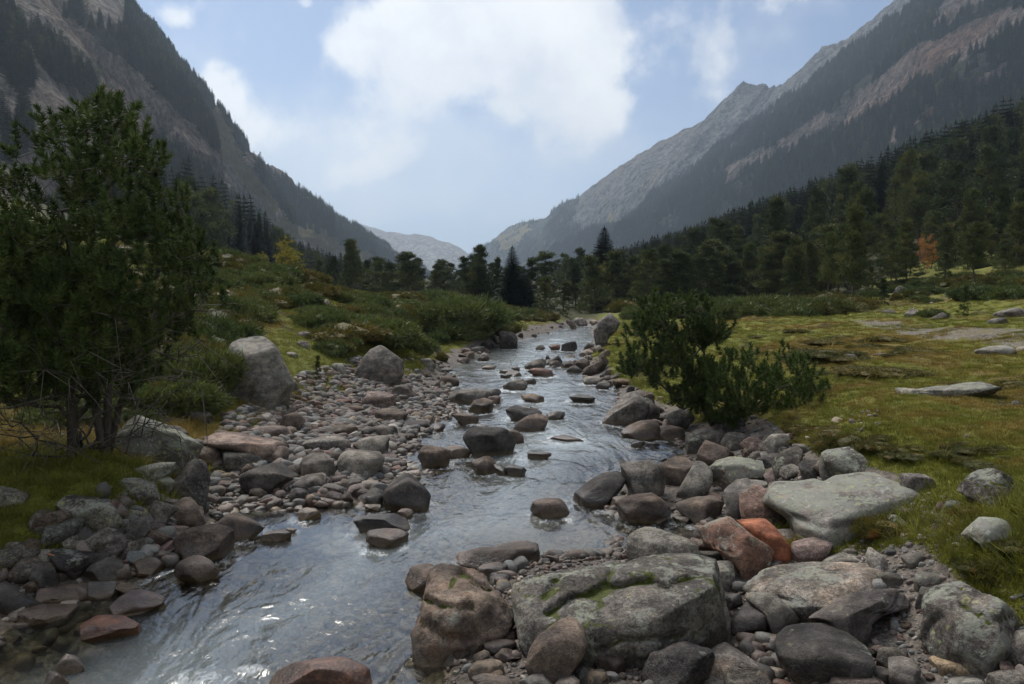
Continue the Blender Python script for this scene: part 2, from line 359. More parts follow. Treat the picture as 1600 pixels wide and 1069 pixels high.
def mountain_mat(name, rockA, rockB, forestA, forestB, meadow, scale, rust=(.22, .12, .07), brk=2.6):
    m, t = new_mat(name)
    pos = t.node('ShaderNodeNewGeometry', out=0)
    st = t.node('ShaderNodeMapping', {'Vector': pos, 'Scale': (1, 1, .35)})
    forest = t.node('ShaderNodeAttribute', attribute_name='forest', out=2); mead = t.node('ShaderNodeAttribute', attribute_name='meadow', out=2)
    n0 = t.noise(pos, scale * .25, 5); n1 = t.noise(st, scale, 7, .65); n2 = t.noise(st, scale * 7, 6, .7); n3 = t.noise(pos, scale * 2.2, 6, .7)
    rock = t.mix(t.ss(n1, .35, .65), rockA, rockB)
    rock = t.mix(t.ss(n0, .5, .66, 0, .7), rock, rust)
    n4 = t.noise(st, scale * 26, 4, .7)
    rock = t.mul(rock, t.gray(t.ss(n2, .32, .68, .38, 1.55))); rock = t.mul(rock, t.gray(t.ss(n4, .3, .7, .6, 1.35)))
    veg = t.mix(t.ss(n2, .4, .6), forestA, forestB)
    f = t.ss(t.m('ADD', forest, t.m('MULTIPLY', t.m('SUBTRACT', n3, .5), brk)), .42, .58)
    c = t.mix(f, rock, veg)
    c = t.mix(t.ss(t.m('ADD', mead, t.m('MULTIPLY', t.m('SUBTRACT', n3, .5), .8)), .4, .6), c, meadow)
    b = bump(t, t.m('ADD', t.m('MULTIPLY', n1, 1.0), t.m('ADD', t.m('MULTIPLY', n2, .5), t.m('MULTIPLY', n4, .12))), 1.0, 1.5 / scale)
    finish(t, pbsdf(t, c, .95, b, .15)); return m
m_left = mountain_mat('rocky_forested_slope', (.15, .13, .11), (.29, .25, .215), (.022, .032, .016), (.05, .055, .022), (.17, .15, .06), .035)
m_right = mountain_mat('dark_forested_slope', (.13, .11, .10), (.24, .19, .165), (.016, .026, .016), (.035, .042, .022), (.16, .14, .06), .022, (.20, .10, .06), 1.7)
m_far = mountain_mat('grey_rock_ridge', (.12, .12, .125), (.25, .235, .225), (.03, .042, .03), (.06, .065, .035), (.3, .25, .1), .019, (.22, .17, .12))
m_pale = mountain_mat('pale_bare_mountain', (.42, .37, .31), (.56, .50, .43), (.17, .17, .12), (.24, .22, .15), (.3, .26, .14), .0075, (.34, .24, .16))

LF = [(1, [(240,240),(262,232),(310,272),(350,308),(400,345),(440,372),(452,450),(150,450),(225,335)]),
      (1, [(398,252),(440,288),(490,318),(560,360),(620,400),(668,440),(600,424),(520,388),(450,345),(405,300)]),
      (1, [(192,-10),(218,5),(262,72),(302,122),(342,168),(392,232),(385,242),(335,190),(288,142),(243,92),(200,40)]),
      (.9, [(110,-10),(165,38),(218,75),(256,105),(302,160),(348,214),(392,262),(380,270),(330,228),(284,178),(240,137),(198,100),(148,60),(95,18)]),
      (1, [(-80,-60),(12,5),(38,60),(54,150),(30,145),(0,108),(-80,95)]), (1, [(48,58),(86,72),(112,106),(158,150),(142,162),(110,132),(68,104)]), (.9, [(0,190),(40,195),(50,235),(0,250)])]
LM = [(1, [(438,343),(500,360),(560,385),(625,418),(610,424),(540,400),(480,378),(436,362)]), (.6, [(330,155),(352,190),(440,330),(425,335),(340,240)])]
L = mountain('mountain', 'steep rocky slope with strips of dark forest on the left of the valley',
    [(-1500,-900,260),(-700,-560,290),(-100,-230,360),(190,-3,450),(250,68,500),(300,128,560),(345,178,620),(395,238,700),(440,276,790),(495,313,900),(560,356,1050),(620,398,1250),(665,432,1500),(720,450,1900)],
    [(-2200,110,20),(-900,120,20),(-300,130,20),(0,160,18),(120,190,14),(250,240,10),(340,320,6),(420,420,4),(470,520,2),(520,640,0),(570,780,0),(610,1000,0),(650,1350,0),(700,1800,0)],
    620, 330, 26, 95, m_left, {'forest': (.12, LF), 'meadow': (0, LM)}, 3)
RK = [(0, [(1640,10),(1610,42),(1520,80),(1440,128),(1335,200),(1250,228),(1180,262),(1125,290),(1115,275),(1200,226),(1300,172),(1400,100),(1500,38),(1570,10)]),
      (0.1, [(1480,-20),(1570,-20),(1540,10),(1460,50),(1455,35)]),(0, [(1585,90),(1575,125),(1530,140),(1525,132)]), (0, [(1468,162),(1465,180),(1430,196),(1440,178)]),
      (.7, [(1120,260),(1140,300),(1080,345),(1040,360),(1030,330)]), (0, [(1400,200),(1412,205),(1402,222),(1395,218)])]
Rm = mountain('mountain', 'high dark forested mountainside with reddish cliffs on the right',
    [(790,446,2300),(835,432,1950),(900,390,1750),(980,338,1550),(1060,278,1380),(1130,226,1250),(1210,172,1150),(1290,116,1050),(1360,60,970),(1430,2,900),(1520,-80,830),(1700,-230,740),(2200,-560,600),(3200,-900,500)],
    [(780,2200,-10),(800,1700,-5),(850,1400,0),(900,1150,0),(950,1000,0),(1000,900,0),(1070,800,5),(1150,700,10),(1250,600,15),(1350,520,20),(1500,440,25),(1750,370,30),(2400,280,30),(3400,240,30)],
    620, 330, 42, 160, m_right, {'forest': (.86, RK), 'meadow': (0, [])}, 23)
G = mountain('mountain', 'far grey rocky ridge with a jagged crest behind the right slope',
    [(690,440,3100),(730,410,2800),(755,384,2580),(790,360,2400),(850,340,2160),(905,307,1980),(960,268,1830),(1010,238,1740),(1060,206,1650),(1110,180,1570),(1140,150,1524),(1162,130,1500),(1196,130,1470),(1212,140,1452),(1250,108,1410),(1285,74,1380),(1310,66,1356),(1360,34,1320),(1410,-10,1290),(1500,-90,1220),(1800,-150,1100),(2300,-230,1000)],
    [(690,2760,-10),(740,2200,-5),(780,1850,0),(820,1600,0),(870,1450,0),(930,1330,0),(1000,1230,0),(1100,1130,0),(1250,1050,0),(1500,960,0),(2000,860,0)],
    620, 280, 40, 250, m_far, {'forest': (.3, [(.9, [(900,310),(760,385),(690,440),(900,440),(1000,360),(1200,230),(1400,60),(1400,440),(830,440),(900,360)]), (.75, [(755,385),(850,342),(900,330),(820,400),(760,440)])]), 'meadow': (0, [(.75, [(770,378),(825,352),(840,358),(800,378),(775,390)]), (.5, [(880,400),(960,330),(965,338),(900,395)])])}, 43, .3)
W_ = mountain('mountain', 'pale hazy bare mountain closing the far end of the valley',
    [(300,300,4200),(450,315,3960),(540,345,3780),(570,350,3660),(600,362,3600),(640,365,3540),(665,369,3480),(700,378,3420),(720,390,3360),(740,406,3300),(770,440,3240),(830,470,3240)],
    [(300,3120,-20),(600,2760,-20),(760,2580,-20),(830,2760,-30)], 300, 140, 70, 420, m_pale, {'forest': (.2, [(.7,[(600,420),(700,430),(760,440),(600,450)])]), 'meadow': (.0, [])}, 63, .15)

# ------------------------------------------------------------------ river water
m_water, t = new_mat('clear_river_water')
pos = t.node('ShaderNodeNewGeometry', out=0)
mp = t.node('ShaderNodeMapping', {'Vector': pos, 'Rotation': (0, 0, .55), 'Scale': (1.25, .55, 1)})
w1 = t.noise(mp, 3.2, 3, .55, dist=.6); w2 = t.noise(mp, 11, 4, .6, dist=.4); w3 = t.noise(mp, 38, 2, .5)
w0 = t.noise(mp, 1.3, 3, .55, dist=1.0)
h = t.m('ADD', t.m('MULTIPLY', w0, 1.2), t.m('ADD', t.m('MULTIPLY', w1, .5), t.m('ADD', t.m('MULTIPLY', w2, .13), t.m('MULTIPLY', w3, .05))))
calm = t.node('ShaderNodeAttribute', attribute_name='calm', out=2); foam = t.node('ShaderNodeAttribute', attribute_name='foam', out=2)
nb = t.node('ShaderNodeBump', {'Height': h, 'Strength': t.m('SUBTRACT', .75, t.m('MULTIPLY', calm, .6)), 'Distance': .10})
fr = t.node('ShaderNodeFresnel', {'IOR': 1.7, 'Normal': nb})
gl = t.node('ShaderNodeBsdfGlossy', {'Color': (1, 1, 1, 1), 'Roughness': .13, 'Normal': nb})
tr = t.node('ShaderNodeBsdfTransparent', {'Color': (.88, .92, .86, 1)})
murk = t.node('ShaderNodeBsdfDiffuse', {'Color': (.43, .49, .50, 1), 'Normal': nb})
body = t.node('ShaderNodeMixShader', {0: t.node('ShaderNodeAttribute', attribute_name='murk', out=2), 1: tr, 2: murk})
sh = t.node('ShaderNodeMixShader', {0: t.m('MINIMUM', t.m('MULTIPLY', fr, 1.0), 1.0), 1: body, 2: gl})
fn = t.noise(mp, 26, 7, .75, dist=1.2); fn2 = t.noise(mp, 5, 4, .6, dist=1.0)
fm = t.m('MULTIPLY', t.ss(t.m('ADD', t.m('ADD', t.m('MULTIPLY', fn, .75), t.m('MULTIPLY', fn2, .55)), foam), 0.93, 1.30), .85)
fo = t.node('ShaderNodeBsdfDiffuse', {'Color': (.72, .76, .78, 1)})
sh = t.node('ShaderNodeMixShader', {0: fm, 1: sh, 2: fo})
finish(t, sh)
WR, WC = 420, 330
wr = np.geomspace(3.2, 75, WR); wa = np.linspace(R(-62), R(38), WC)
a_, b_ = np.meshgrid(wr, wa, indexing='ij'); wx = a_ * np.sin(b_); wy = -2.4 + a_ * np.cos(b_)
ws = river_sdf(wx.ravel(), wy.ravel()).reshape(wx.shape)
rough = np.clip((wy - 6) / 6, .35, 1.0)
cal = np.zeros_like(wx)
for (cx_, cy_, r_) in [(460,830,1.0),(400,800,.9),(900,840,.9),(560,760,.6),(1060,820,1.2),(1030,700,.6),(100,980,.6),(1190,1030,1.5)]:
    q = at_z(cx_, cy_); cal = np.maximum(cal, np.exp(-((wx - q[0]) ** 2 + (wy - q[1]) ** 2) / r_ ** 2))
foamA = .04 + .10 * sstep(wy, 7, 18) + .0 * wx
for (cx_, cy_, rx_, ry_, s_) in [(330,1060,.45,.22,.42),(395,1050,.16,.10,.5),(200,1069,.4,.1,.1),(830,760,.5,.5,.12),(870,690,.4,.5,.12),(800,610,.5,1.0,.2),(860,590,.8,.8,.14),(760,575,.5,.8,.14),(845,560,1.2,1.5,.15),(700,645,.3,.5,.12),(950,620,.3,.5,.15),(880,530,1,2,.12),(660,830,.2,.3,.05)]:
    q = at_z(cx_, cy_); foamA = np.maximum(foamA, s_ * np.exp(-(((wx - q[0]) / rx_) ** 2 + ((wy - q[1]) / ry_) ** 2)))
wz = (.024 * fbm(np.stack([wx * 1.6, wy * 1.1, 0 * wx], -1), 3, 71) + .013 * fbm(np.stack([wx * 5, wy * 3.2, 0 * wx], -1), 2, 75)) * rough * (1 - .8 * cal)
wz += .05 * np.clip(foamA - .15, 0, 1) * (1 + fbm(np.stack([wx * 9, wy * 9, 0 * wx], -1), 3, 79))
mk = np.clip(sstep(-ws, .5, 1.7) * (.46 + .14 * sstep(wy, 6, 12)) * (.8 + .35 * fbm(np.stack([wx * .9, wy * .5, 0 * wx], -1), 3, 83)) + np.clip((wy - 12) / 60, 0, .3), 0, .8)
wk = (ws < .5) & (wy < 66)
WP = np.stack([wx, wy, wz], -1).reshape(-1, 3); WF = grid_faces(WR, WC)
keep = wk.ravel()[WF].any(1); WF = WF[keep]; used = np.unique(WF); remap = -np.ones(len(WP), int); remap[used] = np.arange(len(used))
wm = mesh_from('river_water', WP[used], remap[WF], True, {'calm': cal.ravel()[used], 'foam': foamA.ravel()[used], 'murk': mk.ravel()[used]})
tag(obj('water', wm, m_water), 'clear shallow mountain river running between the stones', kind='structure')
# ------------------------------------------------------------------ rocks
m_rock, t = new_mat('river_worn_granite')
oi = t.n.new('ShaderNodeObjectInfo'); oc = t.node('ShaderNodeTexCoord', out=3)
geo = t.n.new('ShaderNodeNewGeometry'); pos = geo.outputs['Position']; nor = geo.outputs['Normal']
sp_ = t.n.new('ShaderNodeSeparateXYZ'); t.l.new(pos, sp_.inputs[0]); sn_ = t.n.new('ShaderNodeSeparateXYZ'); t.l.new(nor, sn_.inputs[0])
off = t.node('ShaderNodeVectorMath', {0: oc, 1: t.node('ShaderNodeCombineXYZ', {0: t.m('MULTIPLY', oi.outputs['Random'], 57.0), 1: t.m('MULTIPLY', oi.outputs['Random'], 91.0)})}, operation='ADD')
OA = lambda n: t.node('ShaderNodeAttribute', attribute_name=n, attribute_type='OBJECT', out=2)
lich, moss, rust, dusty = OA('lichen'), OA('moss'), OA('rust'), OA('veins')
cav = t.node('ShaderNodeAttribute', attribute_name='cavity', out=2)
n1 = t.noise(off, 2.2, 5, .6); n2 = t.noise(off, 9, 6, .65); n3 = t.noise(off, 45, 4, .7); n4 = t.noise(off, 150, 2, .6)
base = oi.outputs['Color']
c = t.mul(t.mul(base, (.74, .70, .66)), t.gray(t.ss(n1, .35, .65, .55, 1.35)))
c = t.mul(c, t.gray(t.ss(n2, .34, .66, .58, 1.36)))
streak = t.noise(t.node('ShaderNodeMapping', {'Vector': off, 'Rotation': (.5, .3, 0), 'Scale': (1.2, 1.2, 5.5)}), 2.6, 5, .65)
c = t.mul(c, t.mix(t.ss(streak, .35, .62), (.72, .72, .75), (1.14, 1.10, 1.05)))
spk = t.m('MULTIPLY_ADD', t.m('FRACT', t.m('MULTIPLY', oi.outputs['Random'], 13.7)), .8, .25)
c = t.mix(spk, c, t.mul(c, t.gray(t.ss(n3, .36, .64, .58, 1.36))))
c = t.mix(spk, c, t.mul(c, t.gray(t.ss(n4, .3, .7, .68, 1.32))))
cr = t.noise(off, 3.4, 4, .6, dist=.8); cl = t.m('ABSOLUTE', t.m('SUBTRACT', cr, .5))
c = t.mul(c, t.gray(t.ss(cl, .0, .008, t.m('SUBTRACT', 1.0, t.m('MULTIPLY', t.ss(n1, .5, .62), .35)), 1.0)))
n5 = t.noise(off, 3.0, 5, .7)
c = t.mix(t.m('MULTIPLY', t.ss(t.m('ADD', n5, t.m('MULTIPLY', rust, .3)), .6, .78), .55), c, t.mul(c, (1.25, .98, .80)))
# pale quartz-like speckles and streaks
c = t.mix(t.m('MULTIPLY', t.ss(n4, .66, .74), .4), c, (.42, .40, .38))
# crustose lichen: pale rounded spots, mostly on the upper faces
vl = t.n.new('ShaderNodeTexVoronoi'); vl.inputs['Scale'].default_value = 16; t.l.new(t.node('ShaderNodeVectorMath', {0: off, 1: t.node('ShaderNodeVectorMath', {0: t.noise(off, 20, 3, out=1), 'Scale': .12}, operation='SCALE')}, operation='ADD'), vl.inputs['Vector'])
ln = t.noise(off, 5.0, 5, .72); up = t.ss(sn_.outputs[2], -.2, .7)
lf = t.m('MULTIPLY', t.ss(t.m('ADD', t.m('ADD', ln, t.m('MULTIPLY', n3, .35)), t.m('MULTIPLY', lich, .36)), .84, .98), t.m('MULTIPLY_ADD', up, .65, .35))
lf = t.m('MULTIPLY', lf, t.ss(lich, .02, .25))
c = t.mix(t.m('MULTIPLY', lf, .8), c, t.mix(t.ss(n2, .4, .6), (.27, .28, .22), (.20, .205, .18)))
vs = t.m('MULTIPLY', t.ss(vl.outputs[0], .30, .22), t.ss(t.m('ADD', n2, t.m('MULTIPLY', lich, .25)), .62, .70))
c = t.mix(t.m('MULTIPLY', vs, t.m('MULTIPLY', lich, .75)), c, t.mix(t.ss(n5, .45, .55), (.36, .37, .14), (.42, .42, .38)))
# moss in hollows and on tops
mf = t.ss(t.m('ADD', t.m('ADD', t.m('MULTIPLY', cav, 1.0), t.m('MULTIPLY', t.m('SUBTRACT', n2, .5), 1.3)), t.m('ADD', moss, t.m('MULTIPLY', up, .35))), 1.22, 1.42)
mf = t.m('MULTIPLY', mf, t.ss(moss, .01, .1))
c = t.mix(mf, c, t.mix(t.ss(n3, .35, .65), (.032, .040, .010), (.075, .085, .018)))
# damp band near the water, with brown algae below it
wetz = t.m('ADD', sp_.outputs[2], t.m('MULTIPLY', t.m('SUBTRACT', n2, .5), .10))
wet = t.m('MAXIMUM', t.ss(wetz, .17, .05), t.m('MULTIPLY', OA('wet'), .8))
algae = t.ss(wetz, .07, -.02)
c = t.mix(wet, c, t.mul(c, (.46, .41, .38)))
c = t.mix(t.m('MULTIPLY', algae, .6), c, (.15, .105, .05))
hgt = t.m('ADD', t.m('MULTIPLY', t.ss(cl, .0, .012), t.m('MULTIPLY', t.ss(n1, .5, .62), .2)), t.m('MULTIPLY', n2, .5))
hgt = t.m('ADD', hgt, t.m('ADD', t.m('MULTIPLY', n3, .35), t.m('MULTIPLY', n4, .15)))
finish(t, pbsdf(t, c, t.m('SUBTRACT', .88, t.m('MULTIPLY', wet, .58)), bump(t, hgt, .75, .03), t.m('MULTIPLY_ADD', wet, .25, .25)))

_ico = {}
def ico(n):
    if n not in _ico:
        bm = bmesh.new(); bmesh.ops.create_icosphere(bm, subdivisions=n, radius=1)
        _ico[n] = (np.array([v.co[:] for v in bm.verts]), np.array([[v.index for v in f.verts] for f in bm.faces])); bm.free()
    return _ico[n]
def polar_radius(poly, th):
    """distance from the centroid to a star-shaped outline in each direction"""
    P = np.array(poly); Q = np.roll(P, -1, 0); out = np.zeros(th.shape)
    d = np.stack([np.cos(th), np.sin(th)], -1)
    best = np.zeros(th.shape)
    for a, b in zip(P, Q):
        e = b - a; den = d[:, 0] * e[1] - d[:, 1] * e[0]; den = np.where(np.abs(den) < 1e-12, 1e-12, den)
        tt = (a[0] * e[1] - a[1] * e[0]) / den; s = (a[0] * d[:, 1] - a[1] * d[:, 0]) / den
        ok = (tt > 0) & (s >= -1e-6) & (s <= 1 + 1e-6); best = np.where(ok & (tt > best), tt, best)
    return best
def rock_mesh(rng, dims, lod, planes=11, rough=.05, sharp=True):
    """a worn angular stone of the given half-sizes"""
    V, F = ico(lod); p = np.sign(V) * np.abs(V) ** .74 * np.array(dims)
    return chisel(p, F, rng, planes, rough, max(dims))
def chisel(p, F, rng, planes, rough, size, crack=0.0, kmin=.55):
    for i in range(planes):
        n = rng.normal(size=3); n[2] = n[2] * .8 + (.25 if i % 3 == 0 else 0); n /= np.linalg.norm(n)
        s = p @ n; k = rng.uniform(kmin, .95) * s.max(); o = np.clip(s - k, 0, None); o = o - .03 * size * (1 - np.exp(-o / (.05 * size))) * .5
        p = p - n * o[:, None]
    sd_ = int(rng.integers(1e6)); q = p / size
    d = fbm(q * 1.7, 3, sd_) * .8 + fbm(q * 4.2, 3, sd_ + 7, .6, True) * .5 + fbm(q * 13, 3, sd_ + 17, .6) * .22
    cav = np.clip(-fbm(q * 4.2, 3, sd_ + 7, .6, True) * .5 + .35, 0, 1) * .5
    c = p.mean(0); nr = p - c; nr /= np.linalg.norm(nr, axis=1)[:, None] + 1e-9
    if crack:
        g = np.abs(fbm(q * np.array([1.1, 1.1, 2.2]) + 5, 3, sd_ + 31, .45)); g = np.exp(-(g / .035) ** 2); d = d - g * crack / rough; cav = cav + g * .75
    return p + nr * (d * rough * size)[:, None], F, cav
def grass_z(x, y): return H(np.array([x]), np.array([y]))[0]

CROP = {'A': (0, 540, 3.2), 'B': (0, 735, 3.2), 'C': (400, 735, 3.2), 'D': (400, 480, 3.2), 'E': (750, 735, 3.2), 'F': (1100, 735, 3.2), 'G': (850, 480, 3.2),
        'H': (1200, 420, 4.0), 'T': (0, 380, 3.2), 'N': (300, 280, 3.2), 'V': (840, 470, 10.0), 'Y': (650, 500, 5.333), 'Z': (1150, 640, 6.4)}
TINT = {'g': (.20, .192, .18), 'G': (.27, .262, .24), 'd': (.085, .082, .08), 'b': (.155, .125, .105), 'B': (.20, .165, .14), 'p': (.20, .16, .142), 'P': (.26, .21, .19),
        'r': (.27, .125, .08), 'R': (.20, .13, .11), 't': (.27, .215, .15), 'w': (.42, .38, .33), 's': (.165, .172, .168), 'k': (.055, .053, .052), 'm': (.155, .148, .135)}
def outline_rock(idx, crop, pts, tint, label, name='rock', lich=0.0, moss=0.0, wet=0.0, rust=0.0, top=.35, sink=.2, planes=10, rough=.035, crack=0.0, deep=1.0, box=.78, group=None, cracks=()):
    if name == 'boulder' and crack == 0 and rough > .021: crack = .03
    ox, oy, s = CROP[crop]; rng = np.random.default_rng(1000 + idx)
    P = np.array([(ox + a / s, oy + b / s) for a, b in pts], float)
    x0, x1, y0, y1 = P[:, 0].min(), P[:, 0].max(), P[:, 1].min(), P[:, 1].max(); wpx, hpx = x1 - x0, y1 - y0
    B = hit((x0 + x1) / 2, min(y1, 1068 + (y1 > 1068) * 20)); vd = (B - CAM); fwd = vd[1] * cp - vd[2] * sp
    hw, hh = wpx / 2 * fwd / FPX, hpx / 2 * fwd / FPX
    t_half = min(max(.55 * hw + .30 * hh, .6 * hh), 1.5 * hh + .25 * hw) * deep; f0 = fwd + .55 * t_half
    # outline in the plane facing the viewer through the middle of the stone, foot pushed into the ground
    Q = P.copy(); low = (P[:, 1] - (y1 - .3 * hpx)) / (.3 * hpx); Q[:, 1] += np.clip(low, 0, 1) * sink * hpx
    cen = np.array([(Q[:, 0].min() + Q[:, 0].max()) / 2, (Q[:, 1].min() + Q[:, 1].max()) / 2])
    L2 = (Q - cen) * np.array([1, -1]) * f0 / FPX
    lod = 6 if wpx * .5 + hpx > 285 else (5 if wpx > 84 else (4 if wpx > 26 else 3))
    V, F = ico(lod); th = np.arctan2(V[:, 1], V[:, 0]); rho = np.hypot(V[:, 0], V[:, 1])
    thg = np.linspace(-np.pi, np.pi, 361); rg = polar_radius(L2, thg); rg = np.maximum(rg, .2 * hh)
    ker = np.array([1, 2, 3, 2, 1]) / 9.; rs = np.convolve(np.r_[rg[-5:-1], rg, rg[1:5]], ker, 'same')[4:-4]; rr_ = np.interp(th, thg, rs) * 1.03
    a = rho ** box * rr_ * np.cos(th); b = rho ** box * rr_ * np.sin(th); wz_ = np.sign(V[:, 2]) * np.abs(V[:, 2]) ** box * t_half
    r0 = ray(*cen); r0 = r0 / np.linalg.norm(r0); al = math.asin(max(-r0[2], .03))
    bt, bb = b.max(), b.min(); edge = bt - top * (bt - bb); cot = min(1 / math.tan(al), (.35 + .75 * min(al / .3, 1)) * hw / max(top * (bt - bb), .01))
    shear = np.where(b > edge, (b - edge) * cot, 0) - (np.minimum(b, edge) - edge) * -math.tan(al) * .8
    fl = 1 - sstep((b - bb) / (bt - bb), .0, .55); shear = shear - fl * t_half * .5 * (1 - sstep(V[:, 2], .05, .7)) * np.where(V[:, 2] > -.5, 1, sstep(-V[:, 2], 1.0, .5))
    right = np.array([1.0, 0, 0]); upv = np.cross(right, r0); upv /= np.linalg.norm(upv); right = np.cross(r0, upv)
    C0 = CAM + ray(*cen) * f0
    p = a[:, None] * right + b[:, None] * upv + (shear - wz_ * 1.0)[:, None] * r0
    e0 = [(p @ ax).min() for ax in (right, upv)] + [(p @ ax).max() for ax in (right, upv)]
    p, F, cav = chisel(p, F, rng, int(planes * 1.7) + 3 if planes >= 6 else planes + 2, rough, max(hw, hh), crack, .60)
    for ax, lo_, hi_ in ((right, e0[0], e0[2]), (upv, e0[1], e0[3])):
        q_ = p @ ax; q2 = lo_ + (q_ - q_.min()) * (hi_ - lo_) / (q_.max() - q_.min()); p = p + (q2 - q_)[:, None] * ax
    if cracks:
        vx = cen[0] + (p @ right) * FPX / f0; vy = cen[1] - (p @ upv) * FPX / f0; jx_ = 3.5 * fbm(p * 9, 3, 5)
        for line, wd, dp in cracks:
            L3 = [(ox + q[0] / s, oy + q[1] / s) for q in line]; dd = np.full(len(p), 1e9)
            for A_, B_ in zip(L3[:-1], L3[1:]):
                e = np.subtract(B_, A_); tt = np.clip(((vx - A_[0]) * e[0] + (vy + jx_ - A_[1]) * e[1]) / (e @ e), 0, 1); dd = np.minimum(dd, np.hypot(vx - A_[0] - tt * e[0], vy + jx_ - A_[1] - tt * e[1]))
            gv = np.exp(-(dd / wd) ** 2) * (V[:, 2] > -.15); p = p + r0 * (gv * dp)[:, None]; cav = cav + gv * .8
    W = p + C0; W[:, 2] -= .10 * (H_SINK if B[1] > 7 and B[2] > .3 else 0) * hh; zb = W[:, 2].min(); gz_ = max(B[2], -.25)
    if zb > gz_ - .04: W[:, 2] -= 0                                     # keep outline; deepen the hidden foot below
    lowm = W[:, 2] < gz_ + .15 * (W[:, 2].max() - gz_); W[:, 2] = np.where(lowm, W[:, 2] - np.clip((gz_ + .15 * (W[:, 2].max() - gz_) - W[:, 2]), 0, None) * .8 - .0, W[:, 2])
    base = np.array([W[:, 0].mean(), W[:, 1].mean(), gz_])
    me = mesh_from(name, W - base, F, True, {'cavity': cav}); me.materials.append(m_rock)
    o = obj(name, me, None, None, base); j = rng.uniform(.88, 1.12) * rng.uniform(.98, 1.02, 3); col = np.array(TINT[tint]) * j
    o.color = (*col, 1); o['lichen'] = float(lich); o['moss'] = float(moss); o['wet'] = float(wet); o['rust'] = float(rust); o['veins'] = 0.0
    tag(o, label, 'boulder' if name == 'boulder' else 'rock', group); ROCKXY.append((base[0], base[1], hw)); return o
ROCKXY = []; H_SINK = 1.0
K = dict
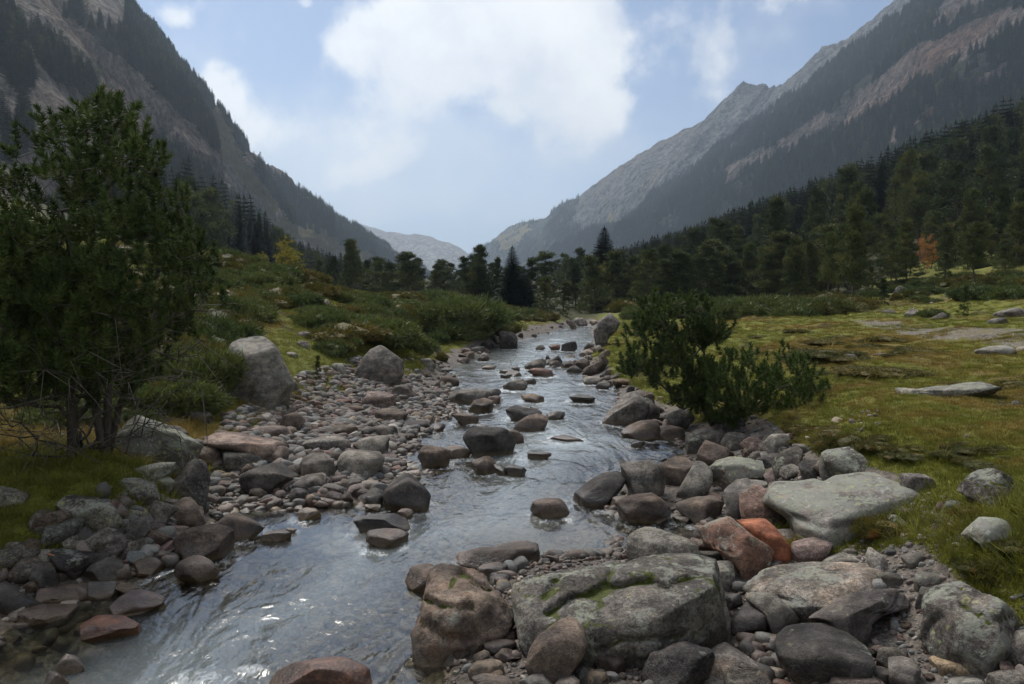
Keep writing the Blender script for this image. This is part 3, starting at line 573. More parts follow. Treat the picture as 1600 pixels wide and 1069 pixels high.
ROCKS = [
 # ---- foreground, bottom and right
 ('E',[(175,640),(190,570),(260,530),(330,510),(440,500),(560,465),(700,460),(800,425),(900,408),(1000,402),(1100,425),(1170,450),(1220,500),(1235,590),(1200,680),(1180,780),(1080,850),(900,865),(700,870),(500,880),(330,850),(230,820),(190,730)],'m','huge dark mossy boulder with long cracks, lower middle of the photo',K(name='boulder',lich=.5,moss=.22,top=.32,planes=4,rough=.055,box=.76,crack=.001,cracks=[([(360,720),(480,640),(560,640),(650,600),(760,585),(850,575),(940,595),(1020,560),(1090,545),(1170,590),(1200,680)],5,.07),([(700,460),(660,520),(650,570),(560,620)],4,.05),([(470,500),(410,540),(370,590),(340,650)],5,.05),([(1140,430),(1145,500)],4,.04),([(260,540),(330,515)],4,.03),([(600,870),(700,820),(880,830),(1000,800)],4,.04)])),
 ('E',[(1160,470),(1220,455),(1275,490),(1265,530),(1220,590),(1170,560)],'G','pale grey stone end leaning on the right tip of the huge mossy boulder',K(lich=.4)),
 ('E',[(230,950),(250,890),(290,820),(370,750),(430,738),(490,750),(525,800),(535,880),(500,940),(450,1000),(380,1050),(310,1030),(260,1000)],'B','rounded pinkish grey speckled boulder in front of the huge mossy boulder',K(name='boulder',planes=3,rough=.012,box=.92)),
 ('E',[(490,750),(530,710),(575,697),(630,715),(655,770),(660,830),(630,875),(570,892),(530,870),(505,810)],'s','smooth grey green round stone touching the speckled egg-shaped boulder',K(planes=3,rough=.012,box=.92)),
 ('C',[(790,790),(835,710),(850,620),(860,540),(930,490),(1000,472),(1070,510),(1150,540),(1165,600),(1200,640),(1290,715),(1290,765),(1230,800),(1150,890),(1050,885),(900,868),(810,845)],'B','craggy brown boulder with tufts of moss standing in the stream, lower middle',K(name='boulder',lich=.3,moss=.16,rust=.5,rough=.085,top=.3,planes=5,cracks=[([(1030,530),(1090,590),(1165,612)],5,.06),([(850,650),(930,685),(1080,690)],5,.06),([(1010,540),(970,590)],6,.04),([(840,760),(960,830),(1100,820)],5,.04)])),
 ('C',[(745,540),(780,490),(850,465),(930,480),(940,530),(870,600),(790,570)],'b','brown stone half hidden behind the craggy boulder in the stream',K(rust=.5)),
 ('C',[(995,440),(1010,405),(1060,385),(1120,380),(1200,385),(1280,357),(1350,352),(1415,366),(1410,440),(1390,490),(1270,495),(1150,490),(1010,470)],'b','long flat brown slab lying in the water above the craggy boulder',K(name='boulder',top=.4,planes=6)),
 ('C',[(1100,510),(1150,470),(1210,455),(1255,465),(1262,510),(1230,540),(1130,535)],'b','rounded wet brown stone in front of the long flat slab',K(wet=.3)),
 ('C',[(1188,560),(1215,530),(1260,545),(1268,575),(1205,585)],'p','small reddish lump beside the craggy boulder',K(rust=1)),
 ('C',[(60,1110),(110,1020),(190,980),(300,958),(440,938),(520,955),(555,1000),(580,1110)],'R','wet reddish brown boulder cut by the bottom edge of the photo',K(name='boulder',wet=.8,rust=.8,planes=4,rough=.02)),
 ('E',[(806,1040),(820,980),(850,940),(930,910),(1000,870),(1070,860),(1130,880),(1170,920),(1160,1000),(1090,1080),(900,1090)],'d','layered dark boulder with ridges at the bottom of the photo',K(name='boulder',rough=.07,lich=.2,crack=.04)),
 ('E',[(1130,930),(1150,880),(1200,868),(1260,900),(1330,950),(1400,1005),(1440,1080),(1440,1110),(1180,1110)],'m','pinkish grey speckled boulder against the layered dark one at the bottom',K(name='boulder',rust=.4)),
 ('E',[(905,880),(940,840),(1020,808),(1120,797),(1180,840),(1170,870),(1060,870),(1000,890),(925,925)],'d','dark stone wedged under the right side of the huge mossy boulder',{}),
 ('E',[(555,950),(590,905),(650,905),(700,935),(732,960),(690,1010),(610,1010)],'b','small brown block with facets in front of the huge mossy boulder',{}),
 ('E',[(690,900),(760,885),(880,890),(900,930),(820,980),(740,960)],'d','dark low wedge of rock beneath the huge mossy boulder',K(wet=.4)),
 ('E',[(190,1100),(195,1040),(240,1010),(310,1010),(375,1060),(400,1100)],'s','blue grey stone at the bottom edge below the speckled egg-shaped boulder',K(planes=6)),
 ('E',[(525,1030),(560,1000),(620,1010),(640,1045),(600,1069),(540,1060)],'t','tan cobble at the bottom between darker stones',K(planes=4)),
 ('E',[(370,1069),(400,1035),(460,1020),(500,1050),(490,1100),(380,1100)],'w','pale cream stone at the bottom edge beside the tan cobble',K(planes=4)),
 ('E',[(520,930),(525,895),(550,888),(567,910),(550,940)],'w','small white pebble standing below the grey green round stone',K(planes=2,box=.95)),
 ('E',[(-60,1010),(-40,960),(40,945),(100,965),(125,1000),(80,1030),(-20,1040)],'t','flat tan brown stone in the shallows below the craggy boulder',K(wet=.3)),
 ('E',[(20,900),(35,865),(80,845),(150,850),(185,870),(130,900),(60,920)],'b','low brown stone between the craggy boulder and the speckled one',K(wet=.3)),
 ('E',[(90,840),(110,795),(160,790),(185,830),(165,860),(110,860)],'B','knobbly brown stone beside the foot of the craggy boulder',K(wet=.2)),
 ('E',[(170,880),(175,850),(205,845),(215,870),(200,895)],'w','small whitish pebble left of the speckled egg-shaped boulder',K(planes=2)),
 ('E',[(60,940),(90,900),(180,890),(210,920),(190,950),(100,955)],'p','pinkish flat stone left of the speckled egg-shaped boulder',{}),
 ('E',[(-40,1100),(-20,1050),(50,1020),(130,1025),(180,1069),(190,1110)],'b','brown pitted stone at the bottom edge left of the blue grey stone',K(rust=.3)),
 ('E',[(1215,670),(1230,625),(1300,617),(1312,650),(1235,692)],'s','small grey block squeezed right of the huge mossy boulder',{}),
 ('E',[(1220,745),(1250,700),(1300,665),(1350,653),(1400,680),(1450,740),(1440,800),(1340,835),(1240,800)],'d','dark brown rounded boulder by the little pool at the lower right',K(name='boulder',planes=5)),
 ('E',[(1340,640),(1360,612),(1410,615),(1470,650),(1550,715),(1592,760),(1540,805),(1460,790),(1420,720),(1360,680)],'m','speckled dark stone leaning over the little pool',K(lich=.4)),
 ('F',[(310,885),(320,840),(345,822),(380,830),(375,890)],'w','cream yellow stone in the little pool beside the dark egg-shaped boulder',K(planes=5)),
 ('E',[(738,440),(740,380),(755,320),(790,290),(860,284),(930,310),(1000,345),(1085,385),(1080,440),(900,455),(760,455)],'G','smooth pale grey wedge boulder behind the huge mossy boulder',K(name='boulder',lich=.2,planes=6,rough=.02)),
 ('E',[(1040,420),(1080,400),(1160,400),(1215,430),(1180,455),(1090,450)],'m','mossy low stone between the huge mossy boulder and the long red one',K(moss=.3)),
 ('E',[(1105,375),(1130,310),(1160,255),(1190,232),(1240,260),(1290,310),(1340,360),(1400,400),(1462,455),(1420,495),(1340,527),(1280,470),(1200,410)],'R','long red and grey lichened boulder lying diagonally, right of the pool',K(name='boulder',lich=.5,rust=.9,planes=6,rough=.02,top=.45)),
 ('E',[(1285,260),(1300,240),(1360,248),(1440,285),(1500,340),(1552,400),(1550,440),(1490,462),(1430,420),(1350,350),(1310,300)],'r','bright orange red boulder between grey ones on the right bank',K(name='boulder',rust=1,planes=6,rough=.02,top=.45)),
 ('E',[(982,185),(1010,160),(1070,135),(1140,128),(1200,180),(1212,230),(1160,258),(1080,245),(1010,220)],'b','dark brown angular block at the edge of the small pool, right bank',K(name='boulder')),
 ('E',[(676,210),(700,165),(760,140),(830,130),(890,112),(950,140),(945,190),(900,230),(820,250),(690,242)],'b','brown saddle-shaped boulder with a wet amber foot at the pool',K(name='boulder',rust=.4)),
 ('E',[(650,170),(675,135),(715,123),(765,135),(740,165),(690,195)],'G','pale grey stone at the left shoulder of the saddle-shaped boulder',{}),
 ('E',[(462,160),(490,110),(540,65),(620,8),(700,5),(730,50),(700,110),(660,160),(560,168)],'d','dark wet boulder sloping into the stream on the right bank',K(name='boulder',wet=.2,planes=6)),
 ('G',[(385,850),(388,790),(420,770),(500,768),(560,785),(605,840),(605,920),(560,950),(470,955),(420,930)],'g','upright grey brown boulder with a lip above the saddle-shaped one',K(name='boulder',lich=.2,rough=.05)),
 ('G',[(555,790),(580,760),(620,737),(690,738),(742,790),(710,850),(650,890),(590,850)],'B','rounded brown grey boulder right of the upright lipped boulder',K(name='boulder',planes=7)),
 ('G',[(655,935),(680,870),(720,800),(760,768),(800,780),(842,825),(835,890),(760,955),(690,955)],'g','smooth tilted grey slab behind the pool on the right bank',K(planes=4,rough=.015,top=.7)),
 ('E',[(1130,140),(1150,112),(1200,115),(1210,140),(1180,165)],'b','small rounded brown stone below the smooth tilted slab',{}),
 ('E',[(960,235),(990,222),(1040,235),(1050,260),(990,262)],'m','flat grey stone just awash in the small pool',K(top=.6)),
 ('F',[(188,190),(185,120),(210,80),(260,68),(320,105),(370,170),(402,240),(395,295),(330,300),(230,262),(192,230)],'p','tall brown boulder with a red flank against the big pale slab',K(name='boulder',rust=.8,lich=.25,planes=6)),
 ('F',[(290,90),(340,70),(430,45),(520,45),(600,32),(640,50),(700,15),(800,2),(880,2),(930,45),(1000,70),(1062,115),(1062,190),(1020,225),(920,240),(850,300),(845,345),(700,358),(600,340),(530,290),(470,235),(400,190),(340,140)],'G','big pale flat slab with yellow lichen spots on the right bank',K(name='boulder',lich=.75,top=.62,planes=5,rough=.02,sink=.3,cracks=[([(620,45),(700,92),(760,105),(800,150)],4,.05),([(480,240),(600,290),(720,275),(850,260)],4,.04)])),
 ('F',[(108,110),(125,60),(160,42),(250,45),(310,55),(330,75),(230,90),(195,130),(190,190),(205,230),(150,225),(118,180)],'g','grey boulder tucked left of the tall red-flanked boulder',K(name='boulder',lich=.4)),
 ('F',[(350,320),(375,292),(420,300),(470,330),(482,365),(430,378)],'g','small grey stone below the tall red-flanked boulder',{}),
 ('F',[(455,265),(470,248),(500,265),(540,305),(562,335),(520,342),(480,310)],'p','narrow pinkish stone under the edge of the big pale slab',{}),
 ('F',[(440,395),(480,360),(540,335),(600,335),(638,375),(610,420),(530,458),(460,450)],'P','pale pink grey stone on the grass edge below the big slab',K(lich=.3,planes=6)),
 ('F',[(205,580),(240,510),(270,470),(340,455),(450,455),(620,458),(740,462),(830,480),(885,520),(890,580),(800,640),(700,690),(620,700),(560,760),(480,752),(400,700),(320,640),(230,620)],'G','large flat-topped grey and pink boulder at the lower right',K(name='boulder',lich=.5,rust=.6,top=.66,planes=5,rough=.025,sink=.08)),
 ('F',[(540,720),(600,690),(700,650),(780,620),(860,620),(960,600),(1030,640),(1020,720),(900,740),(830,790),(780,880),(720,860),(650,790),(570,760)],'m','blue grey cracked ledge sloping out from under the flat-topped boulder',K(name='boulder',lich=.3,crack=.04,rough=.05)),
 ('F',[(368,870),(385,820),(430,780),(500,768),(610,768),(680,800),(740,860),(800,920),(820,980),(780,1010),(700,1030),(620,1045),(520,1025),(430,990),(380,930)],'k','dark egg-shaped boulder with a paler top at the lower right pool',K(name='boulder',lich=.3,planes=4,rough=.015,box=.88,top=.45)),
 ('F',[(1108,825),(1130,780),(1150,740),(1145,650),(1170,590),(1240,562),(1330,570),(1400,620),(1460,590),(1515,600),(1530,660),(1572,740),(1540,830),(1490,900),(1400,950),(1280,912),(1170,872)],'m','large cracked dark grey boulder with white lichen at the right edge',K(name='boulder',lich=.6,rough=.05,top=.4,moss=.12,planes=7,cracks=[([(1120,830),(1170,770),(1250,710),(1330,690),(1400,625),(1470,600)],5,.03),([(1330,690),(1400,760),(1520,740)],4,.04)])),
 ('F',[(1500,880),(1530,840),(1580,810),(1640,800),(1720,860),(1700,960),(1560,980)],'g','grey boulder cut by the right edge of the photo near the bottom',K(name='boulder',lich=.3)),
 ('F',[(866,950),(880,905),(920,888),(1000,905),(1020,945),(960,990),(890,990)],'m','mottled grey stone on the gravel below the blue grey ledge',{}),
 ('F',[(925,1000),(940,950),(990,935),(1040,960),(1080,1010),(1060,1069),(960,1060)],'g','rough round grey stone on the gravel near the bottom right',{}),
 ('F',[(1135,960),(1160,920),(1220,908),(1290,935),(1355,990),(1300,1008),(1180,1000)],'t','flat tan stone in front of the large cracked boulder',K(planes=5,top=.5)),
 ('F',[(1055,560),(1080,520),(1130,508),(1180,520),(1192,560),(1140,592),(1080,590)],'G','pale grey stone at the grass edge above the large cracked boulder',K(lich=.4)),
 ('F',[(1055,650),(1075,610),(1120,580),(1165,570),(1150,640),(1110,690)],'m','grey stone with a grass tuft left of the large cracked boulder',K(moss=.3)),
 ('F',[(812,400),(822,385),(860,400),(900,450),(915,490),(880,505),(840,480),(822,440)],'G','pointed pale grey stone standing up from the grass at lower right',K(planes=8)),
 ('F',[(1300,155),(1290,120),(1330,70),(1380,20),(1430,-10),(1490,40),(1500,80),(1560,130),(1555,165),(1450,178),(1360,170)],'m','mossy outcrop of grey rock on the right meadow edge',K(name='boulder',moss=.5,lich=.4,rough=.06)),
 ('F',[(1300,300),(1340,265),(1400,240),(1470,236),(1510,275),(1530,340),(1510,410),(1470,435),(1420,370),(1350,330)],'G','white speckled rounded boulder in the grass at the right',K(name='boulder',lich=.9)),
 ('F',[(980,70),(1000,35),(1040,15),(1090,35),(1140,65),(1148,100),(1080,110),(1010,95)],'g','grey stone on the grass right of the big pale slab',K(lich=.2)),
 ('F',[(990,440),(1010,410),(1090,408),(1125,440),(1090,465),(1015,472)],'g','flat grey block on the grass behind the pointed stone',{}),
 ('F',[(1190,1100),(1200,1050),(1270,1035),(1350,1050),(1400,1080),(1420,1110)],'s','blue grey flat stone on the bottom edge at the right',{}),
 ('F',[(1425,1060),(1450,1020),(1510,1000),(1600,1010),(1640,1050),(1620,1110),(1450,1110)],'g','grey stone in the bottom right corner',{}),
 ('F',[(620,1100),(650,1040),(710,1010),(780,1015),(850,1040),(900,1100)],'p','speckled pinkish stone at the bottom edge under the dark egg-shaped boulder',{}),
 ('F',[(590,440),(640,415),(700,408),(770,435),(820,470),(740,480),(640,470)],'G','low pale slab just behind the flat-topped boulder',K(top=.6)),
 ('F',[(890,540),(930,508),(970,530),(1000,570),(950,590),(895,580)],'m','small rough stone at the right shoulder of the flat-topped boulder',K(lich=.3)),
 ('E',[(1110,1110),(1115,1040),(1160,1015),(1220,1025),(1270,1069),(1280,1110)],'m','rounded grey stone at the bottom edge in front of the layered boulder',K(planes=4)),
 # ---- right bank further up
 ('G',[(287,570),(300,520),(330,470),(380,432),(440,420),(490,435),(520,480),(520,530),(480,570),(400,572),(330,580)],'G','big rounded pale boulder at the water below the right pines',K(name='boulder',planes=6,rough=.02,lich=.15)),
 ('G',[(515,500),(540,478),(575,510),(580,560),(545,575),(515,550)],'m','narrow stone behind the big rounded pale boulder',{}),
 ('G',[(385,620),(400,580),(450,563),(520,570),(580,592),(565,635),(520,658),(400,658)],'p','flat pinkish slab at the water below the rounded pale boulder',K(top=.5)),
 ('G',[(558,645),(575,605),(630,590),(680,605),(715,635),(700,662),(600,662)],'B','low brown grey stone at the tip of the shallow inlet',{}),
 ('G',[(430,697),(465,676),(505,668),(507,692),(480,700)],'k','small black stone lying in the inlet water',K(wet=.4)),
 ('G',[(707,700),(715,650),(760,620),(820,608),(870,625),(885,665),(850,700),(780,722),(730,728)],'m','dark mossy boulder on the bank below the right pines',K(name='boulder',moss=.25,lich=.3)),
 ('G',[(762,730),(780,690),(820,665),(860,675),(930,735),(915,780),(850,792),(790,765)],'p','pink grey boulder in front of the dark mossy one on the right bank',K(name='boulder',rust=.3)),
 ('G',[(880,680),(900,640),(945,624),(1000,640),(1012,665),(980,705),(920,715)],'g','grey rounded stone at the centre of the right bank pile',K(lich=.2)),
 ('G',[(822,870),(835,820),(870,785),(940,760),(1010,748),(1070,780),(1097,830),(1090,862),(990,865),(920,915),(845,905)],'p','boulder with yellow green lichen and a red underside on the right bank',K(name='boulder',lich=.9,rust=.7,moss=.2)),
 ('G',[(980,690),(1000,660),(1040,648),(1095,660),(1095,700),(1050,722),(1000,715)],'P','pink and grey stone behind the pile on the right bank',K(rust=.7)),
 ('G',[(1095,695),(1120,655),(1165,634),(1215,655),(1235,680),(1220,712),(1140,728)],'G','light grey squarish boulder under the meadow edge',K(name='boulder')),
 ('G',[(1078,760),(1100,735),(1180,728),(1165,780),(1120,800),(1085,790)],'g','grey stone below the light squarish boulder',{}),
 ('G',[(1143,800),(1160,755),(1200,715),(1240,697),(1280,730),(1295,780),(1250,840),(1170,835)],'m','mossy rounded boulder just behind the big pale slab',K(name='boulder',moss=.35,lich=.4)),
 ('G',[(1277,850),(1290,800),(1330,762),(1370,770),(1395,815),(1385,850),(1330,862)],'d','dark purple grey stone beside the mossy rounded boulder',{}),
 ('G',[(1383,800),(1410,755),(1440,730),(1470,698),(1520,720),(1580,770),(1615,820),(1570,850),(1480,855),(1400,850)],'m','peaked lichen-grey boulder under the eroded meadow edge',K(name='boulder',lich=.7)),
 ('G',[(1240,700),(1260,680),(1320,690),(1340,720),(1300,735)],'m','low earthy stone against the grass bank above the mossy rounded boulder',K(moss=.4)),
 ('G',[(1100,830),(1110,805),(1150,805),(1200,845),(1180,865),(1120,860)],'P','pale pinkish flat stone behind the left end of the big slab',{}),
 ('G',[(15,550),(35,527),(75,518),(100,540),(108,558),(60,560)],'g','grey stone in the river left of the rounded pale boulder',{}),
 ('G',[(125,455),(165,436),(240,440),(260,460),(190,477)],'d','dark low rock in the river upstream of the rounded pale boulder',K(wet=.3)),
 ('V',[(885,560),(880,450),(960,330),(1060,250),(1130,185),(1200,260),(1250,310),(1290,350),(1230,480),(1120,560),(1060,640),(980,700),(930,640)],'g','tall pointed boulder on the far right bank where the river narrows',K(name='boulder',lich=.4,top=.1,rough=.03,planes=-2,box=.62)),
 ('G',[(193,365),(225,346),(270,345),(295,355),(280,382),(220,388)],'G','pale flat stone on the far right bank',{}),
 ('G',[(255,405),(270,378),(310,368),(335,385),(320,412)],'m','dark grey stone on the right bank beside the pale flat one',{}),
 ('G',[(185,335),(215,300),(260,280),(310,230),(325,260),(290,305),(230,335)],'p','long pinkish ledge running down the right bank',K(top=.5)),
 ('G',[(610,545),(630,510),(690,500),(740,545),(752,590),(700,612),(630,600)],'G','pale stone shaded beneath the right pine',{}),
 ('G',[(895,600),(905,560),(955,540),(1010,560),(1005,610),(940,615)],'d','dark stone under the low spreading right pine',{}),
 ('G',[(520,570),(560,560),(600,575),(590,600),(540,600)],'p','small pink stone between the inlet and the rounded pale boulder',{}),
 # ---- in the river
 ('E',[(250,175),(290,148),(350,138),(410,150),(446,190),(420,215),(350,230),(290,210)],'B','rounded brown boulder awash in the middle of the stream',K(rust=.4,wet=.2)),
 ('Y',[(400,1080),(398,980),(400,915),(470,890),(600,895),(740,910),(830,1000),(825,1069),(700,1110),(500,1130)],'d','large dark block with a flat top in mid river',K(name='boulder',top=.3,moss=.15)),
 ('Y',[(730,940),(765,915),(840,950),(900,990),(890,1025),(830,1020)],'b','brown wedge touching the large dark mid-river block',{}),
 ('Y',[(805,915),(850,850),(920,800),(1000,780),(1060,800),(1100,860),(1080,905),(940,922)],'b','sloping brown boulder leaning against another in mid river',K(name='boulder')),
 ('Y',[(745,780),(790,712),(850,710),(940,740),(1000,712),(1050,745),(1040,785),(960,800),(880,840),(800,820)],'d','humped dark boulder behind the sloping brown one in the river',K(name='boulder')),
 ('Y',[(1080,810),(1120,765),(1190,765),(1245,815),(1140,830)],'g','low grey brown rock right of the pair in mid river',{}),
 ('Y',[(262,665),(285,610),(350,580),(480,575),(600,570),(615,620),(580,670),(430,690),(350,690)],'g','broad flat grey slab with a dark underside in the upper river',K(name='boulder',top=.4)),
 ('Y',[(425,745),(440,690),(520,650),(600,670),(648,715),(630,765),(500,760)],'B','brown angular rock in front of the broad flat slab',K(rust=.4)),
 ('Y',[(600,620),(650,570),(700,600),(710,640),(640,650)],'d','dark rock behind the right end of the broad flat slab',{}),
 ('Y',[(590,660),(640,630),(705,650),(705,690),(630,695)],'R','wet reddish rock right of the broad flat slab',K(wet=.4)),
 ('Y',[(720,560),(800,510),(880,492),(930,520),(900,560),(800,585)],'g','long grey rock with a low tail in the upper river',{}),
 ('Y',[(905,500),(950,485),(1000,490),(1005,525),(940,535)],'d','dark knob at the end of the long grey rock',{}),
 ('Y',[(870,650),(900,625),(970,612),(1050,618),(1068,650),(1040,685),(940,685)],'t','tan based rounded rock alone in the upper river',K(rust=.4)),
 ('Y',[(1280,660),(1330,628),(1420,625),(1490,640),(1480,670),(1370,685)],'d','low brown rock near the right side of the upper river',K(wet=.3)),
 ('Y',[(300,800),(340,770),(440,780),(525,820),(520,855),(420,862),(340,840)],'B','brown flat rock left of mid river',K(rust=.3)),
 ('Y',[(495,890),(520,868),(580,872),(615,905),(560,912)],'k','small black rock behind the large dark mid-river block',{}),
 ('Y',[(145,760),(185,720),(240,740),(300,775),(200,778)],'b','brown rock at the left edge of the river opposite the cobbles',{}),
 ('Y',[(120,900),(150,860),(250,870),(245,915),(180,935)],'b','split brown rock at the left waterline',{}),
 ('Y',[(1090,1010),(1180,965),(1290,955),(1390,975),(1400,1000),(1280,1012)],'R','reddish rock barely breaking the water right of mid river',K(wet=.6,top=.6)),
 ('Y',[(930,440),(980,400),(1060,405),(1140,440),(1140,470),(1000,470)],'R','wet red brown rocks on the small island upstream',K(wet=.4,rust=.5)),
 ('Y',[(900,400),(960,360),(1040,320),(1085,350),(1050,400),(960,410)],'g','grey ridge rock on the small island upstream',{}),
 ('Y',[(685,440),(740,410),(800,410),(850,430),(800,445)],'g','flat grey rock at the left tip of the upstream island',{}),
 ('Y',[(790,410),(830,385),(865,405),(865,430),(820,430)],'b','brown rock on the left tip of the upstream island',{}),
 ('Y',[(700,480),(720,450),(790,455),(803,475),(750,487)],'k','small dark rock in the river below the upstream island',{}),
 ('Y',[(545,410),(570,385),(640,380),(670,405),(600,418)],'t','tan rock in the left channel upstream',{}),
 ('Y',[(1110,350),(1160,295),(1210,300),(1220,350),(1180,385),(1120,385)],'g','angular grey rock at the head of the right bank pile upstream',{}),
 ('Y',[(1205,380),(1240,350),(1320,350),(1330,385),(1230,400)],'p','pink grey cobble among the upstream right bank pile',{}),
 ('Y',[(1210,250),(1215,200),(1270,180),(1335,190),(1345,240),(1280,262)],'d','dark blocky rock standing in the river at the far narrows',{}),
 ('Y',[(1100,240),(1120,205),(1180,205),(1205,245),(1150,255)],'R','reddish rock left of the dark block at the far narrows',{}),
 ('Y',[(990,240),(1010,215),(1050,208),(1080,235),(1040,250)],'m','low grey rock awash at the far narrows',{}),
 ('Y',[(1395,230),(1410,195),(1460,185),(1490,225),(1450,245)],'g','grey rock right of the dark block at the far narrows',{}),
 ('Y',[(510,330),(530,300),(590,290),(615,330),(570,345)],'b','round brown rock by the far left bank',{}),
 ('Y',[(145,300),(160,250),(215,240),(262,280),(260,330),(190,335)],'m','mossy dark boulder at the foot of the far left bank',K(moss=.35)),
 ('Y',[(20,370),(50,325),(120,318),(165,350),(150,390),(60,395)],'G','pale boulder on the far left bank beside the mossy one',{}),
 ('Y',[(185,425),(220,405),(310,405),(300,425),(230,432)],'g','thin flat slab lying on the far left shore',K(top=.6)),
 ('Y',[(195,520),(225,475),(290,470),(360,510),(340,545),(250,550)],'b','brown rock at the left waterline above the broad flat slab',{}),
 ('Y',[(50,545),(90,510),(170,505),(205,540),(150,575),(80,570)],'g','low grey stone on the left shore beside the brown rock',{}),
 ('Y',[(235,600),(240,575),(320,565),(370,565),(340,600),(280,612)],'d','dark flat rock at the tail of the broad flat slab',{}),
 ('Y',[(700,245),(690,130),(740,90),(810,120),(845,180),(840,245)],'d','dark overgrown boulder under the bush on the far left bank',K(name='boulder',moss=.35)),
 ('Y',[(440,270),(470,225),(540,220),(575,250),(520,272)],'g','grey stone on the far left shoreline',{}),
 ('V',[(440,330),(450,280),(540,330),(610,370),(600,430),(560,450),(500,390)],'B','tilted brown slab at the far end of the river',{}),
 ('V',[(540,300),(600,265),(680,270),(760,310),(780,370),(680,400),(600,350)],'G','pale gravelly rock at the far end of the river',{}),
 ('V',[(800,330),(820,295),(900,300),(960,330),(940,380),(860,370)],'w','light stone at the far end beside the tall pointed boulder',{}),
 # ---- left cobble bar
 ('D',[(640,950),(650,890),(680,840),(715,828),(770,865),(830,930),(875,975),(840,1003),(740,1008),(650,995)],'d','dark wedge-shaped boulder at the water end of the left cobble bar',K(name='boulder',planes=7)),
 ('D',[(218,800),(235,755),(270,730),(335,728),(385,765),(392,800),(370,842),(310,855),(245,845)],'g','round grey boulder in the middle of the left cobble bar',K(name='boulder',planes=4,rough=.015)),
 ('D',[(408,790),(425,750),(460,728),(550,715),(610,728),(640,770),(630,810),(570,845),(490,850),(430,840)],'G','large round granite boulder speckled light grey, left cobble bar',K(name='boulder',planes=5,rough=.02)),
 ('D',[(485,695),(505,665),(560,648),(640,643),(665,665),(665,710),(640,742),(570,735),(510,720)],'g','smooth grey boulder with a blunt end, right side of the left cobble bar',K(name='boulder',planes=5)),
 ('D',[(232,705),(260,670),(320,648),(400,643),(460,655),(473,690),(440,720),(350,728),(260,735)],'g','long dimpled grey boulder lying on the left cobble bar',K(name='boulder',rough=.05)),
 ('A',[(1205,660),(1225,625),(1290,590),(1350,585),(1400,595),(1470,640),(1500,670),(1480,705),(1400,722),(1290,715),(1220,700)],'d','dark twin-humped boulder at the inlet of the left cobble bar',K(name='boulder',planes=5)),
 ('D',[(180,890),(250,838),(320,828),(360,842),(345,875),(290,905),(220,930)],'g','speckled grey rock above the inlet water',{}),
 ('A',[(1028,490),(1040,450),(1090,430),(1160,432),(1250,455),(1350,480),(1435,505),(1442,530),(1410,565),(1330,580),(1240,565),(1150,530),(1060,510)],'P','long smooth pinkish slab on top of the left cobble bar',K(name='boulder',planes=5,rough=.02,rust=.4)),
 ('A',[(1248,435),(1280,405),(1340,398),(1420,405),(1470,435),(1440,468),(1360,472),(1280,462)],'P','pinkish boulder just behind the long smooth slab',K(name='boulder')),
 ('A',[(1115,580),(1130,535),(1180,518),(1240,525),(1315,580),(1270,610),(1180,622),(1125,610)],'g','blue grey rounded boulder in front of the long smooth slab',K(name='boulder',planes=5)),
 ('A',[(993,545),(1020,512),(1080,500),(1115,505),(1115,560),(1095,600),(1030,590)],'b','dark brown squared block left of the blue grey rounded boulder',{}),
 ('A',[(925,485),(960,467),(1020,463),(1032,495),(1000,520),(950,510)],'G','pale stone above the squared brown block',{}),
 ('D',[(123,580),(140,540),(190,525),(238,525),(243,565),(215,600),(180,622)],'b','brown boulder standing on end at the grass edge of the cobble bar',K(name='boulder')),
 ('D',[(528,490),(530,440),(570,420),(640,435),(700,462),(680,488),(600,505)],'P','pale pink rock at the top of the left cobble bar',{}),
 ('D',[(598,560),(595,520),(640,505),(720,510),(760,530),(755,575),(680,582)],'p','rounded pinkish log-shaped boulder on the left cobble bar',K(name='boulder',planes=4)),
 ('D',[(738,595),(755,563),(860,563),(872,598),(800,615)],'d','dark flat slab at the river side of the cobble bar',K(top=.5)),
 ('D',[(598,640),(605,600),(640,590),(695,592),(708,635),(660,660)],'g','grey cobble with a flat cap on the left cobble bar',{}),
 ('D',[(605,595),(620,572),(680,568),(705,592)],'m','mottled grey stone behind the flat-capped cobble',{}),
 ('D',[(340,620),(370,590),(420,583),(490,600),(515,628),(430,650),(370,645)],'B','broad brown grey stone on the left cobble bar',{}),
 ('D',[(375,580),(410,558),(470,555),(530,580),(510,600),(420,605)],'s','flat greenish grey stone on the left cobble bar',K(top=.55)),
 ('D',[(438,550),(480,525),(530,525),(552,560),(510,572)],'g','angular grey stone near the top of the left cobble bar',{}),
 ('D',[(515,625),(535,597),(580,597),(603,628),(570,648)],'G','rounded light stone beside the flat-capped cobble',{}),
 ('D',[(165,960),(170,915),(230,903),(268,925),(255,965),(200,978)],'k','black wet cobble on the edge of the blue inlet',K(wet=.4)),
 ('D',[(545,965),(548,915),(600,903),(645,930),(640,975),(590,995)],'d','dark blocky cobble left of the dark wedge-shaped boulder',{}),
 ('D',[(513,905),(530,870),(575,858),(607,878),(580,912)],'w','whitish cobble behind the dark blocky one',K(planes=4)),
 ('D',[(438,905),(445,868),(490,853),(525,868),(512,905)],'G','light speckled cobble left of the whitish cobble',K(planes=4)),
 ('D',[(205,1040),(225,1012),(265,1003),(325,1032),(305,1062),(240,1062)],'t','tan cobble sitting in the blue inlet water',{}),
 ('D',[(318,925),(345,885),(400,882),(475,930),(420,948),(350,945)],'m','flat grey purple stone on the inlet shore',{}),
 ('D',[(605,825),(620,795),(665,793),(683,815),(660,842),(620,842)],'g','small grey cobble beside the large round granite boulder',{}),
 ('D',[(738,840),(770,812),(820,812),(820,845),(775,858)],'w','pale tan stone at the water above the dark wedge-shaped boulder',{}),
